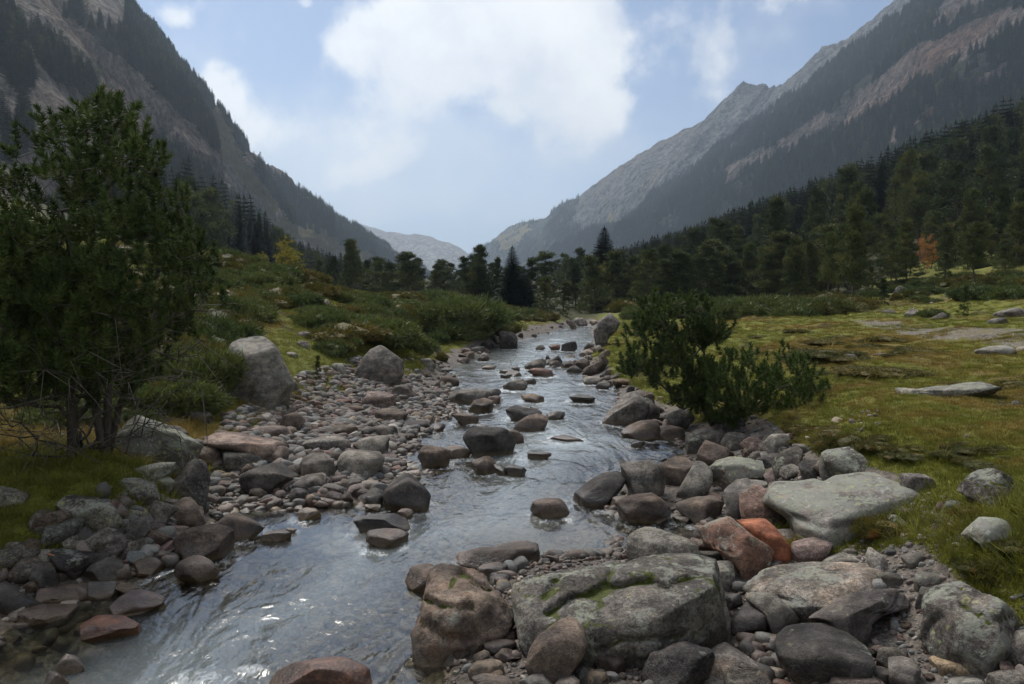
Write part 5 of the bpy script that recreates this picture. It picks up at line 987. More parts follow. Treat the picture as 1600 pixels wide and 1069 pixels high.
def clump(rng, n, size=1.0, leaf=.4, w_=.28, upb=.3, flat=1.0):
    b = rng.normal(size=(n, 3)) * .38 * size; b[:, 2] *= flat; d = b * 1.2 + rng.normal(size=(n, 3)) * .35; d[:, 2] += upb; d /= np.linalg.norm(d, axis=1)[:, None]
    s = np.cross(d, rng.normal(size=(n, 3))); s /= np.linalg.norm(s, axis=1)[:, None]; L = leaf * rng.uniform(.6, 1.2, n)[:, None]
    V = np.stack([b - s * w_ * L * .5, b + s * w_ * L * .5, b + d * L], 1).reshape(-1, 3); return V, np.arange(3 * n).reshape(-1, 3)
def skeleton(trunks, tips, rng, step=.22, up_pen=.6, leaf_r=.004, expo=2.2, sag=.15):
    """branches grown from trunk polylines to every tip; returns nodes, parents, radii, tip directions"""
    nodes, par = [], []
    for tr in trunks:
        for k, p in enumerate(tr): nodes.append(np.array(p, float)); par.append(len(nodes) - 2 if k else -1)
    order = np.argsort([min(np.linalg.norm(np.array(q) - t_) for tr in trunks for q in tr) for t_ in tips]); tn = {}
    for i in order:
        T = np.array(tips[i]); A_ = np.array(nodes); dv = T - A_; d = np.linalg.norm(dv, axis=1)
        cost = d + up_pen * np.clip(A_[:, 2] - T[2] + .25 * d, 0, None) + np.where(np.array(par) < 0, .5, 0)
        j = int(np.argmin(cost)); n = max(1, int(d[j] / step)); s = nodes[j]; prev = j
        jit = rng.normal(0, .05 * d[j], 3)
        for k in range(1, n + 1):
            f = k / n; q = s + (T - s) * f + jit * math.sin(f * 3.14) - np.array([0, 0, sag * d[j] * math.sin(f * 3.14)])
            nodes.append(q); par.append(prev); prev = len(nodes) - 1
        tn[i] = prev
    n = len(nodes); w_ = np.zeros(n); ch = np.zeros(n, int)
    for i in range(n):
        if par[i] >= 0: ch[par[i]] += 1
    for i in range(n - 1, -1, -1):
        if ch[i] == 0: w_[i] = leaf_r ** expo
        if par[i] >= 0: w_[par[i]] += w_[i]
    return np.array(nodes), par, w_ ** (1 / expo), tn
def skel_mesh(nodes, par, rad, name, rmin=.0025, sides=5, rmax=1e9, rscale=1.0):
    bag = Bag(); n = len(nodes); rad = np.clip(rad * rscale, rmin, rmax); used = np.zeros(n, bool); kids = [[] for _ in range(n)]
    for i, p in enumerate(par):
        if p >= 0: kids[p].append(i)
    starts = [i for i, p in enumerate(par) if p < 0]; stack = [(None, s) for s in starts]
    while stack:
        p0, s = stack.pop(); path = [s]
        while kids[path[-1]]:
            ks = sorted(kids[path[-1]], key=lambda q: -rad[q]); stack += [(path[-1], q) for q in ks[1:]]; path.append(ks[0])
        P = [nodes[i] for i in path]; r = [rad[i] for i in path]
        if p0 is not None: P = [nodes[p0]] + P; r = [min(rad[p0], r[0] * 1.15)] + r
        if len(P) < 2: continue
        V, F = tube(P, r, sides if max(r) > .012 else 3); bag.add(V, F)
    return bag.mesh(name)

# ---- mugo pines near the viewer, crown outlines taken as real volumes at their distance
TUFTS = None
def near_pine(label, base_px, trunks_px, crown, ntip, depth, dead=None, ndead=0, seed=1, tuft=.155, lean=0.0, zb=None, trunk_r=1.0, per=3, holes=None):
    rng = np.random.default_rng(seed); B = hit(*base_px); B = np.array([B[0], B[1], H(B[0:1], B[1:2])[0]]); D = B[1]; f = D * 1.0
    root = obj('mugo_pine', None, None, None, B); tag(root, label, 'pine tree')
    def W(px, py, dy): return at_d(px, py, D + dy) - B
    trunks = [[np.zeros(3) - (0, 0, .12)] + [W(a, b, dy) for a, b, dy in tr] for tr in trunks_px]
    P = np.array(crown, float); lo, hi = P.min(0), P.max(0); tips = []
    while len(tips) < ntip:
        a, b = rng.uniform(lo, hi, 2)
        if not in_poly(np.array([a]), np.array([b]), crown)[0]: continue
        e = -poly_sdf(np.array([a]), np.array([b]), crown)[0] / FPX * D
        if holes and any((a - hx) ** 2 + (b - hy) ** 2 < hr * hr for hx, hy, hr in holes) and rng.random() < .85: continue
        th = min(depth, .25 + 1.3 * math.sqrt(max(e, 0) * depth)); u = rng.uniform(-1, 1); u = math.copysign(abs(u) ** .6, u)
        tips.append(W(a, b, u * th + lean * (a - base_px[0]) / FPX * D))
    nlive = len(tips)
    if dead:
        Q = np.array(dead, float); l2, h2 = Q.min(0), Q.max(0)
        while len(tips) < nlive + ndead:
            a, b = rng.uniform(l2, h2)
            if in_poly(np.array([a]), np.array([b]), dead)[0]: tips.append(W(a, b, rng.uniform(-depth, depth) * .8))
    nodes, par, rad, tn = skeleton(trunks, tips, rng, .14, .6, .0042)
    obj('trunk', skel_mesh(nodes, par, rad, 'trunk', .003, 6, .10, trunk_r), m_bark, root)
    if ndead:
        dt = rng.choice(len(nodes), min(ndead * 5, len(nodes))); bag = Bag(); Q = np.array(dead, float)
        for i in range(ndead * 4):
            j = int(rng.choice(dt)); s = nodes[j]
            wx_, wy_ = to_px(s + B)
            if not in_poly(np.array([wx_]), np.array([wy_]), dead)[0]: continue
            d = rng.normal(size=3) * (1, 1, .7) - (0, 0, .45); d /= np.linalg.norm(d); L_ = rng.uniform(.12, .5); k = rng.normal(size=3) * .08
            V, F = tube([s, s + d * L_ * .35 + k * .5, s + d * L_ * .7 + k, s + d * L_ + k * .5], [.004, .003, .002, .0012], 3); bag.add(V, F)
        if bag.n: obj('dead_twigs', bag.mesh('dead_twigs'), m_dead, root)['kind'] = 'stuff'
    protos = [needle_tuft(rng, 84, 1.0, .042, .42) for _ in range(5)]
    TP, TD, TS = [], [], []
    for i in range(nlive):
        j = tn[i]; q = nodes[j]; d0 = nodes[j] - nodes[par[j]]; d0 /= np.linalg.norm(d0) + 1e-9
        for k in range(per):
            d = d0 * .6 + np.array([0, 0, 1.0]) + rng.normal(size=3) * .28
            qq = q if k == 0 else q + rng.normal(size=3) * (.075, .075, .04) - d0 * .05 * k
            TP.append(qq); TD.append(d); TS.append(tuft * rng.uniform(.7, 1.15))
    TP, TD, TS = np.array(TP), np.array(TD), np.array(TS)
    V, F = place(protos, rng.integers(5, size=len(TP)), TP, TD, TS, rng)
    me = mesh_from('needles', V, F, False); obj('needles', me, m_needle, root); return root

near_pine('bushy dark green mountain pine filling the left edge, its top near the cliff', (165, 712),
    [[(168,650,.0),(172,560,.05),(178,450,.05),(176,340,.1),(165,240,.1),(160,185,.1)], [(150,640,-.1),(140,540,-.25),(120,430,-.3),(95,330,-.2)], [(185,640,.1),(215,560,.15),(250,470,.1),(285,400,0)]],
    [(60,210),(72,190),(108,190),(118,158),(150,150),(190,165),(196,182),(240,182),(242,222),(262,250),(256,290),(284,312),(286,350),(322,372),(326,430),(338,455),(300,500),(268,550),(228,605),(170,632),(110,610),(60,560),(-40,480),(-130,380),(-100,300),(0,262),(36,236)],
    560, 1.05, [(-60,520),(330,470),(330,600),(250,700),(60,720),(-60,660)], 190, 11, .14, per=3, holes=[(150,330,20),(95,400,22),(60,300,18)])
near_pine('shorter mountain pine in front of the tall left one with dead lower branches', (112, 716),
    [[(113,660,0),(108,580,-.03),(104,500,-.05),(98,430,0),(92,390,0)]],
    [(-80,430),(-20,385),(30,372),(90,365),(135,385),(150,430),(185,470),(180,540),(150,600),(90,620),(30,640),(-60,620),(-120,540)],
    300, .8, [(-80,560),(300,560),(280,730),(-60,720)], 130, 12, .14, per=3)
near_pine('leaning dark green mountain pine over the right riverbank', (1118, 662),
    [[(1100,640,0),(1085,600,0),(1060,560,0),(1040,520,0),(1030,490,0)], [(1110,630,.1),(1105,590,.2),(1100,550,.3),(1100,510,.3)]],
    [(970,588),(982,560),(976,528),(992,504),(998,480),(1022,466),(1045,476),(1080,466),(1100,476),(1108,500),(1136,516),(1132,538),(1095,545),(1098,575),(1110,600),(1102,636),(1080,650),(1058,634),(1030,604),(1000,598)],
    230, .95, [(1000,560),(1130,560),(1120,660),(1050,650)], 20, 13, .15, per=3, trunk_r=1.2, holes=[(1050,590,20),(1010,545,16),(1085,560,16),(1060,510,14)])
near_pine('low spreading mountain pine on the meadow side of the right bank', (1140, 668),
    [[(1150,640,0),(1165,610,0),(1175,585,0)], [(1160,645,.1),(1200,620,.2),(1235,600,.2),(1255,580,.2)]],
    [(1085,610),(1105,560),(1140,550),(1180,556),(1190,590),(1208,560),(1225,550),(1262,565),(1275,590),(1298,603),(1275,625),(1240,640),(1200,655),(1165,672),(1120,668),(1098,640)],
    165, .9, None, 0, 14, .15, per=3, trunk_r=.8)

# ---- trees of the middle distance: a few of each kind, each tree its own object with trunk and crown
def proto_pine(seed, h=10.0, nclump=420, wide=.27, low=.22, n_tri=34):
    rng = np.random.default_rng(seed); blobs = []
    nb = int(rng.integers(19, 25)); bend = rng.normal(0, .035, 2) * h
    def tr(z): f = z / h; return np.array([bend[0] * f * f, bend[1] * math.sin(f * 2.6), z])
    for k in range(nb):
        f = low + (1 - low) * (k + .5) / nb; a = k * 2.4 + rng.uniform(-.5, .5); prof = math.sin(min(1, (1.06 - f) / (1.06 - low) * 1.25) * 1.57) ** .8 if seed in (3, 5, 6) else ((1.05 - f) / (1.05 - low)) ** .8
        rr = wide * h * prof * rng.uniform(.2, .8); r = h * rng.uniform(.050, .085) * (.5 + .6 * prof)
        blobs.append((tr(f * h) + np.array([math.cos(a) * rr, math.sin(a) * rr, rng.uniform(-.02, .03) * h]), r))
    blobs.append((tr(h * .97), h * .06)); P = []
    for i in range(nclump):
        c, r = blobs[int(rng.integers(len(blobs)))]; v = rng.normal(size=3); v /= np.linalg.norm(v); v[2] = v[2] * .85 + .12
        P.append(c + v * r * rng.uniform(.55, 1.15) * (1.25, 1.25, 1.0))
    P = np.array(P); c0 = np.array([0, 0, h * .5]); D_ = (P - c0) * (.35, .35, .15) / h + rng.normal(size=P.shape) * .25 + (0, 0, .8)
    pr = [clump(rng, n_tri, 1.0, .85, .24, .9, .8) for _ in range(3)]
    V, F = place(pr, rng.integers(3, size=len(P)), P, D_, h * .036 * rng.uniform(.75, 1.25, len(P)), rng)
    tips = [b[0] for b in blobs]; trunk = [tr(z) for z in np.linspace(-.04 * h, h * .95, 10)]
    nd, pa, ra, _ = skeleton([trunk], tips, rng, h * .06, .8, h * .0022)
    tm = skel_mesh(nd, pa, ra, 'trunk', h * .0016, 5, h * .020, 1.25); tm.materials.append(m_red)
    cm = mesh_from('crown', V, F, False); cm.materials.append(m_pine); return tm, cm
def proto_fir(seed, h=14.0, wide=.17, nwh=58, mat=None):
    rng = np.random.default_rng(seed); T = []
    for k in range(nwh):
        f = .06 + .93 * (k / nwh) ** .92; z = f * h; R_ = wide * h * (1 - f) ** .82 + .010 * h; nb = int(7 + 4 * (1 - f)); a0 = rng.uniform(0, 6.3)
        for b in range(nb):
            a = a0 + b * 6.283 / nb + rng.normal(0, .12); L = R_ * rng.uniform(.72, 1.12); d = np.array([math.cos(a), math.sin(a), 0]); s = np.array([-d[1], d[0], 0]); droop = -.22 - .25 * (1 - f)
            ns = 5
            for j in range(ns):
                u = (j + .4) / ns; p = d * L * u + np.array([0, 0, z + droop * L * u + .30 * L * u * u]); w_ = L * (.42 * (1 - u) + .12) + .010 * h; e = d * L * .24
                for sg in (-1, 1):
                    tip = p + s * sg * w_ * rng.uniform(.7, 1.1) + e * rng.uniform(.7, 1.6) + np.array([0, 0, -.16 * w_ + rng.normal(0, .05 * w_)])
                    T.append([p - e * .55, p + e * .65, tip])
                T.append([p - s * w_ * .3, p + s * w_ * .3, p + e * 1.5 + (0, 0, .08 * L)]); T.append([p, p + e, p + e * .6 - (0, 0, .22 * w_ + .05)])
    T.append([np.array([-.01 * h, 0, h * .95]), np.array([.01 * h, 0, h * .95]), np.array([0, 0, h * 1.02])])
    V = np.array(T).reshape(-1, 3); cm = mesh_from('crown', V, np.arange(len(V)).reshape(-1, 3), False); cm.materials.append(mat or m_fir)
    tv, tf = tube([(0, 0, -.05 * h), (0, 0, .3 * h), (0.01 * h, 0, .98 * h)], [h * .016, h * .012, h * .002], 6); tm = mesh_from('trunk', tv, tf); tm.materials.append(m_red); return tm, cm
def proto_broad(seed, mat, h=4.0, n=170, wide=.3):
    rng = np.random.default_rng(seed); v = rng.normal(size=(n, 3)); v /= np.linalg.norm(v, axis=1)[:, None]; v *= rng.uniform(.25, 1, n)[:, None] ** .6
    tips = v * (wide * h, wide * h, .42 * h) + (0, 0, .58 * h); tips = [q for q in tips if vnoise(np.array([q]) / h * 6, seed)[0] > -.25]
    trunks = [[(0, 0, -.1), (.02 * h, 0, .2 * h), (.05 * h, .02 * h, .42 * h)], [(0, 0, -.1), (-.04 * h, .02 * h, .18 * h), (-.1 * h, 0, .4 * h)], [(0, 0, -.1), (.06 * h, -.03 * h, .15 * h), (.16 * h, 0, .36 * h)]]
    nd, pa, ra, tn = skeleton(trunks, tips, rng, .09 * h, .6, .0012 * h); tm = skel_mesh(nd, pa, ra, 'trunk', .0012 * h, 4, .014 * h); tm.materials.append(m_bark)
    P = np.repeat(np.array([nd[j] for j in tn.values()]), 3, 0); P = P + rng.normal(size=P.shape) * .02 * h
    V, F = place([clump(rng, 20, 1.0, .42, .55, .1, .8) for _ in range(2)], rng.integers(2, size=len(P)), P, rng.normal(size=P.shape) + (0, 0, .5), np.full(len(P), .045 * h) * rng.uniform(.6, 1.3, len(P)), rng)
    cm = mesh_from('leaves', V, F, False); cm.materials.append(mat); return tm, cm
PINES = [proto_pine(s, 10, 420, wd, lw) for s, wd, lw in ((1, .24, .22), (2, .20, .30), (3, .29, .18), (4, .17, .34), (5, .26, .12), (6, .21, .42))]
FIRS = [proto_fir(s, 14, wd) for s, wd in ((1, .17), (2, .14), (3, .20), (4, .155))]
SAPL = [proto_pine(s, 10, 260, .30, .04) for s in (11, 12)]
BROAD = {'yellow': proto_broad(21, m_yell), 'orange': proto_broad(22, m_oran), 'rowan': proto_broad(23, m_yell, 4, 120, .28)}
def tree(name, proto, ph, x, y, height, label, cat, group, rng, zoff=-.1, sxy=1.0):
    z = H(np.array([x]), np.array([y]))[0] + zoff; s = height / ph
    root = bpy.data.objects.new(name, None); COL.objects.link(root); root.location = (x, y, z); root.rotation_euler = (rng.normal(0, .02), rng.normal(0, .02), rng.uniform(0, 6.3)); root.scale = (s * sxy * rng.uniform(.92, 1.1), s * sxy * rng.uniform(.92, 1.1), s)
    for nm, me in (('trunk', proto[0]), ('leaves' if cat.startswith('broad') or 'rowan' in name else 'crown', proto[1])):
        o = bpy.data.objects.new(nm, me); COL.objects.link(o); o.parent = root
    tag(root, label, cat, group); return root
TREEXY = []
def px_tree(kind, px, D, top, label, k=0, group=None, sxy=1.0):
    P = at_d(px, top, D); z = H(np.array([P[0]]), np.array([D]))[0] - .1; h = max(P[2] - z, .5); rng = np.random.default_rng(int(px * 7 + D))
    TREEXY.append((P[0], D))
    if kind == 'pine': return tree('pine_tree', PINES[k % 6], 10.2, P[0], D, h, label, 'pine tree', group, rng, sxy=sxy)
    if kind == 'fir': return tree('fir_tree', FIRS[k % 4], 14.2, P[0], D, h, label, 'fir tree', group, rng, sxy=sxy)
    if kind == 'sap': return tree('young_pine', SAPL[k % 2], 10.2, P[0], D, h, label, 'young pine', group, rng, sxy=sxy)
    nm = {'yellow': 'birch_tree', 'orange': 'rowan_tree', 'rowan': 'rowan_tree'}[kind]; return tree(nm, BROAD[kind], 4.0, P[0], D, h, label, 'rowan' if 'rowan' in nm else 'birch', group, rng, sxy=sxy)
SP = [('pine',752,60,386,'tall dense pine left of the pointed fir in the centre of the valley',0,1.15),('pine',733,62,398,'pine on the left side of the central pine clump',2,1.0),('pine',776,58,404,'slim pine with bare trunk just left of the pointed fir',1,.8),
 ('fir',800,54,382,'pointed dark fir in the centre of the valley',2,1.55),('fir',818,55,414,'smaller fir at the right foot of the pointed central fir',2,1.7),('pine',706,78,412,'round-topped pine standing alone left of the central clump',2,1.2),
 ('pine',632,72,404,'broad pine among the trees behind the left rise',4,1.2),('pine',612,76,414,'pine just left of the broad pine behind the left rise',0,1.0),('pine',547,64,377,'tallest flat-topped pine behind the left rise',3,1.1),('pine',575,74,408,'dark pine right of the flat-topped pine',1,1.0),
 ('pine',520,66,404,'dark pine left of the flat-topped pine',4,1.0),('pine',498,66,408,'pine behind the yellow rowan on the left rise',0,1.0),('pine',655,95,420,'small pine near the far end of the left woods',1,1.1),('pine',678,105,426,'tiny far pine before the pale mountain',2,1.3),
 ('fir',943,72,352,'tall dark fir rising above the trees right of the river',2,1.6),('yellow',944,62,410,'small yellow green birch below the tall dark fir',0,1.0),('pine',905,100,390,'pine crown on the skyline left of the tall dark fir',0,1.1),('pine',888,104,398,'second pine left of the tall dark fir on the skyline',2,1.1),('pine',866,110,408,'third pine on the descending skyline by the valley gap',4,1.2),('pine',850,90,424,'low pine at the right edge of the valley gap',1,1.2),
 ('pine',1035,58,386,'dark domed pine in the front row right of the river',5,1.2),('pine',1075,52,398,'brighter green bushy pine above the leaning riverside pine',4,1.3),('pine',1000,64,400,'brownish pine between the tall fir and the domed pine',1,1.1),('pine',975,66,412,'pine low in the front row right of the tall fir',0,1.2),
 ('pine',1115,60,402,'small dark pine right of the brighter green bushy pine',2,1.0),('pine',1140,58,396,'pine with brownish crown in the front row',4,1.2),('pine',1172,56,382,'domed pine in the middle of the front row',0,1.1),('pine',1205,54,388,'pine right of the domed pine in the front row',2,1.2),('pine',1242,50,372,'pine with open crown at the start of the clearing',1,1.1),
 ('pine',1268,52,382,'pine behind the gap at the start of the clearing',4,1.0),('pine',1294,46,366,'slender yellowish pine left of the big clearing pine',3,.9),('pine',1336,36,326,'big tall pine standing at the front of the clearing',0,1.05),('pine',1312,52,350,'pine just behind the big tall clearing pine',2,1.1),
 ('pine',1420,50,344,'pine with grey green crown above the clearing slope',1,1.1),('pine',1395,56,352,'pine behind the clearing between two larger ones',4,1.0),('orange',1450,56,366,'rowan with bright orange autumn leaves on the right slope',0,1.0),('pine',1478,52,352,'pine right of the orange rowan',0,1.1),
 ('pine',1532,38,352,'round bushy pine with visible trunk near the right edge',5,1.25),('pine',1520,58,298,'tall dark pine behind the round bushy one',0,1.1),('pine',1562,56,292,'tall yellowish pine close to the right edge',1,1.0),('pine',1596,52,300,'pine cut by the right edge of the photo',3,1.1),
 ('sap',1383,33,436,'small pine at the foot of the clearing',0,1.1),('sap',1508,24,448,'small conical dark pine beside the path',1,.85),('sap',1424,36,455,'low young pine in the clearing',0,1.0),('sap',1360,35,462,'tiny young pine left of the small clearing pine',1,1.0),
 ('rowan',452,26,368,'spindly yellow rowan bush on the crest of the left rise',0,1.15),('rowan',405,24,392,'green yellow sapling left of the spindly yellow rowan',0,1.2),('sap',496,13.3,588,'tiny dark seedling pine on the grass by the cobble bar',0,.9),
 ('pine',1470,62,330,'pine crown above the orange rowan',2,1.1),('pine',1375,62,338,'pine crown above the big clearing pine',5,1.1)]
for kd, px, D, tp, lb, k, sxy in SP: px_tree(kd, px, D, tp, lb, k, None, sxy)
# the woods on both sides of the valley
rngW = np.random.default_rng(5)
def top_right(px): return np.interp(px, [840, 900, 960, 1020, 1100, 1180, 1260, 1340, 1420, 1500, 1600, 1700], [432, 405, 392, 376, 352, 322, 296, 262, 232, 200, 160, 120])
def top_left(px): return np.interp(px, [-200, 0, 100, 200, 260, 320, 360, 420, 450, 520, 600, 680], [330, 320, 300, 262, 238, 262, 290, 345, 372, 400, 408, 425])
woods = []
def wood(n, pxr, Dr, topf, group, lab, side, spacing):
    c = 0; tries = 0
    while c < n and tries < 6000:
        tries += 1; px = rngW.uniform(*pxr); D = math.exp(rngW.uniform(math.log(Dr[0]), math.log(Dr[1]))); P = at_d(px, 455, D)
        if any((P[0] - a) ** 2 + (D - b) ** 2 < spacing ** 2 for a, b in TREEXY): continue
        z = H(np.array([P[0]]), np.array([D]))[0]
        lim = (455 - topf(px)) / FPX * D + 2.0 - z                       # keep below the wood's skyline
        if lim < 4: continue
        h = min(rngW.uniform(8, 17), lim * rngW.uniform(.72, 1.04))
        if side == 'L' and h < 5: continue
        TREEXY.append((P[0], D)); fir = rngW.random() < (.75 if D > 95 else .5)
        r = tree('fir_tree' if fir else 'pine_tree', FIRS[int(rngW.integers(4))] if fir else PINES[int(rngW.integers(6))], 14.2 if fir else 10.2, P[0], D, h, ('dark fir' if fir else 'dark pine') + lab, 'fir tree' if fir else 'pine tree', ('firs' if fir else 'pines') + group, rngW, -.1, rngW.uniform(.9, 1.25)); c += 1
    return c
cA = wood(150, (850, 1660), (66, 185), top_right, ' of the wood on the right side', ' in the wood covering the right side of the valley', 'R', 3.4)
cB = wood(85, (-60, 690), (70, 190), top_left, ' of the wood on the left side', ' in the wood below the left mountain', 'L', 3.6)

# young pines and low growth that close the foot of the woods
for (a, b), (d0, d1), (h0, h1), n_, lb, gp in (((835, 1300), (50, 74), (2.2, 5.0), 62, 'low young pine along the foot of the right wood', 'young pines at the foot of the right wood'),
        ((560, 835), (56, 84), (2.0, 4.2), 34, 'low young pine behind the left rise', 'young pines behind the left rise'), ((1290, 1660), (44, 70), (1.6, 4.0), 26, 'low young pine on the slope of the right clearing', 'young pines on the right clearing slope')):
    for i_ in range(n_):
        px = rngW.uniform(a, b); D = rngW.uniform(d0, d1); P = at_d(px, 455, D)
        tree('young_pine', SAPL[i_ % 2], 10.2, P[0], D, rngW.uniform(h0, h1), lb, 'young pine', gp, rngW, -.1, rngW.uniform(1.3, 2.0))
# distant woods, one mass on each slope
DIST = [proto_pine(31, 10, 130, .24, .15, 20), proto_pine(32, 10, 130, .20, .25, 20), proto_fir(33, 12, .18, 20), proto_fir(34, 12, .15, 22)]
joined = []
for tm, cm in DIST:
    o = bpy.data.meshes.new('far_tree'); bm = bmesh.new(); bm.from_mesh(tm); nt_ = len(bm.faces); bm.from_mesh(cm)
    bm.faces.ensure_lookup_table()
    for i_, f_ in enumerate(bm.faces): f_.material_index = 0 if i_ < nt_ else 1
    bm.to_mesh(o); bm.free(); o.materials.append(m_red); o.materials.append(cm.materials[0]); joined.append(o)
farc = proto_coll('far_tree', joined)
def slope_wood(name, label, S, att, shp, n, hr, seed, thresh=.55, vmax=1.04, jitter=.5):
    rng = np.random.default_rng(seed); nu, nv = shp; f = att['forest'].reshape(nu, nv); mw = att['meadow'].reshape(nu, nv)
    # area of each cell, so that trees stand evenly on the slope
    du = np.linalg.norm(np.diff(S, axis=0)[:, :-1], axis=-1); dv = np.linalg.norm(np.diff(S, axis=1)[:-1], axis=-1); ar = du * dv
    D_ = np.hypot(S[:-1, :-1, 0], S[:-1, :-1, 1]); vis = np.ones_like(ar); vis[:, int(nv * vmax / 1.5):] = 0
    nz = fbm(S[:-1, :-1] / 40., 4, seed + 1); pr = ar * vis / D_ ** .6 * np.clip((f[:-1, :-1] + nz * .55 - thresh) * 4, 0, 1) * (mw[:-1, :-1] < .4)
    mx, my = to_px(S[:-1, :-1]); pr = pr * ((mx > -260) & (mx < 1860) & (my > -260)); pr = pr.ravel() / pr.sum()
    c = rng.choice(len(pr), n, p=pr); i, j = c // (nv - 1), c % (nv - 1); a, b = rng.random(n)[:, None], rng.random(n)[:, None]
    P = (S[i, j] * (1 - a) + S[i + 1, j] * a) * (1 - b) + (S[i, j + 1] * (1 - a) + S[i + 1, j + 1] * a) * b; P[:, 2] -= .5
    s = rng.uniform(hr[0], hr[1], n) / 11; idx = np.where(rng.random(n) < .8, rng.integers(2, 4, n), rng.integers(0, 2, n))
    return instancer(name, label, P, np.c_[np.zeros(n), np.zeros(n), rng.uniform(0, 6.3, n)], np.c_[s * 1.15, s * 1.15, s], idx, farc)
slope_wood('forest', 'dark conifer forest in strips on the left mountain', *L, 13000, (5, 10), 101, .62)
slope_wood('forest', 'dark conifer forest covering the right mountain', *Rm, 34000, (8, 13), 102, .60)
slope_wood('forest', 'far conifer forest along the foot of the grey ridge', *G, 12000, (7, 12), 103, .75)
def floor_wood(n, pxr, Dr, topf, seed):
    rng = np.random.default_rng(seed); px = rng.uniform(*pxr, n); D = np.exp(rng.uniform(np.log(Dr[0]), np.log(Dr[1]), n)); P = at_d(px, 455 + 0 * px, D); z = H(P[:, 0], D)
    lim = (455 - topf(px)) / FPX * D + 2 - z; h = np.minimum(rng.uniform(8, 15, n), lim * rng.uniform(.85, 1, n)); ok = h > 4; return np.stack([P[:, 0], D, z - .2], -1)[ok], h[ok]
q1, h1 = floor_wood(2600, (845, 1750), (120, 420), lambda p: top_right(p) + 3, 7); q2, h2 = floor_wood(1800, (-250, 700), (120, 600), lambda p: top_left(p) + 3, 8)
q3, h3 = floor_wood(500, (690, 860), (110, 900), lambda p: 432 + 0 * p, 9)
Pq = np.concatenate([q1, q2, q3]); hq = np.concatenate([h1, h2, h3]); n = len(Pq); rng = np.random.default_rng(9)
instancer('forest', 'mass of trees on the valley floor behind the nearer ones', Pq, np.c_[np.zeros(n), np.zeros(n), rng.uniform(0, 6.3, n)], np.c_[hq / 9, hq / 9, hq / 10], np.where(rng.random(n) < .75, rng.integers(2, 4, n), rng.integers(0, 2, n)), farc)

# ---- shrubs
def proto_shrub(seed, mat, n=300, flat=.5, spread=1.0, leaf=.16, up=.6, lumps=7):
    rng = np.random.default_rng(seed); L_ = [(np.array([0, 0, .1]), .75)] + [(np.array([math.cos(a) * r, math.sin(a) * r, rng.uniform(0, .18)]), rng.uniform(.32, .55)) for a, r in zip(rng.uniform(0, 6.3, lumps), rng.uniform(.3, .7, lumps))]
    P, D_ = [], []
    for i in range(n):
        c, r = L_[int(rng.integers(len(L_)))]; v = rng.normal(size=3); v[2] = abs(v[2]) + .05; v /= np.linalg.norm(v); P.append(c + v * r * rng.uniform(.8, 1.08) * (spread, spread, flat)); D_.append(v * (1, 1, .6) + (0, 0, up) + rng.normal(size=3) * .3)
    V, F = place([clump(rng, 26, .9, .75, .26, .8, .8) for _ in range(3)], rng.integers(3, size=n), np.array(P), np.array(D_), leaf * rng.uniform(.7, 1.3, n), rng)
    bag = Bag(); bag.add(V, F)
    for c, r in L_:
        iv, if_ = ico(2); iv = iv * r * (.86 * spread, .86 * spread, .86 * flat) * (1 + .2 * vnoise(iv * 3 + seed, 3))[:, None]; bag.add(iv + c, if_)
    me = bag.mesh('shrub', False); me.materials.append(mat); return me
JUNI = [proto_shrub(s, m_juni, 420, .5, 1.0, .15) for s in (1, 2, 3)]; HEA = [proto_shrub(s, m_heath, 420, .52, 1.0, .14, .4, 9) for s in (4, 5, 6)]
def shrub(name, me, q, r, label, cat, group, rng, hs=1.0):
    o = bpy.data.objects.new(name, me); COL.objects.link(o); o.location = (q[0], q[1], H(q[0:1], q[1:2])[0] - .06 * r); o.scale = (r * rng.uniform(.85, 1.2), r * rng.uniform(.85, 1.2), r * hs * rng.uniform(.8, 1.15)); o.rotation_euler = (0, 0, rng.uniform(0, 6.3)); tag(o, label, cat, group)
SZ = [([(330,402),(440,416),(560,460),(700,470),(780,500),(760,520),(700,528),(650,556),(560,512),(540,555),(520,560),(470,480),(350,515),(345,600),(290,640),(240,610),(230,440),(200,400),(250,385)], 215, (.30,.85), .55, ' on the overgrown left rise', ' covering the left rise'),
      ([(-200,400),(0,420),(240,392),(240,480),(220,560),(60,560),(-200,540)], 60, (.4,.9), .6, ' behind the big left pine', ' behind the left pines'),
      ([(30,620),(240,610),(260,650),(200,670),(20,665)], 12, (.25,.45), .9, ' at the foot of the left pines', ' at the foot of the left pines'),
      ([(780,486),(860,489),(852,501),(790,503)], 14, (.4,.8), .6, ' at the far end of the river', ' at the far end of the river'),
      ([(1350,470),(1400,430),(1500,400),(1600,395),(1640,470),(1560,478),(1480,470),(1400,485)], 46, (.3,.9), .6, ' on the slope of the right clearing', ' on the right clearing'),
      ([(970,480),(1100,482),(1290,478),(1340,485),(1300,495),(1000,500)], 44, (.5,1.1), .7, ' under the front row of the right wood', ' under the right wood'),
      ([(600,455),(760,455),(830,478),(780,490),(640,470)], 40, (.5,1.1), .6, ' below the central pine clump', ' below the central pines')]
rngS = np.random.default_rng(15)
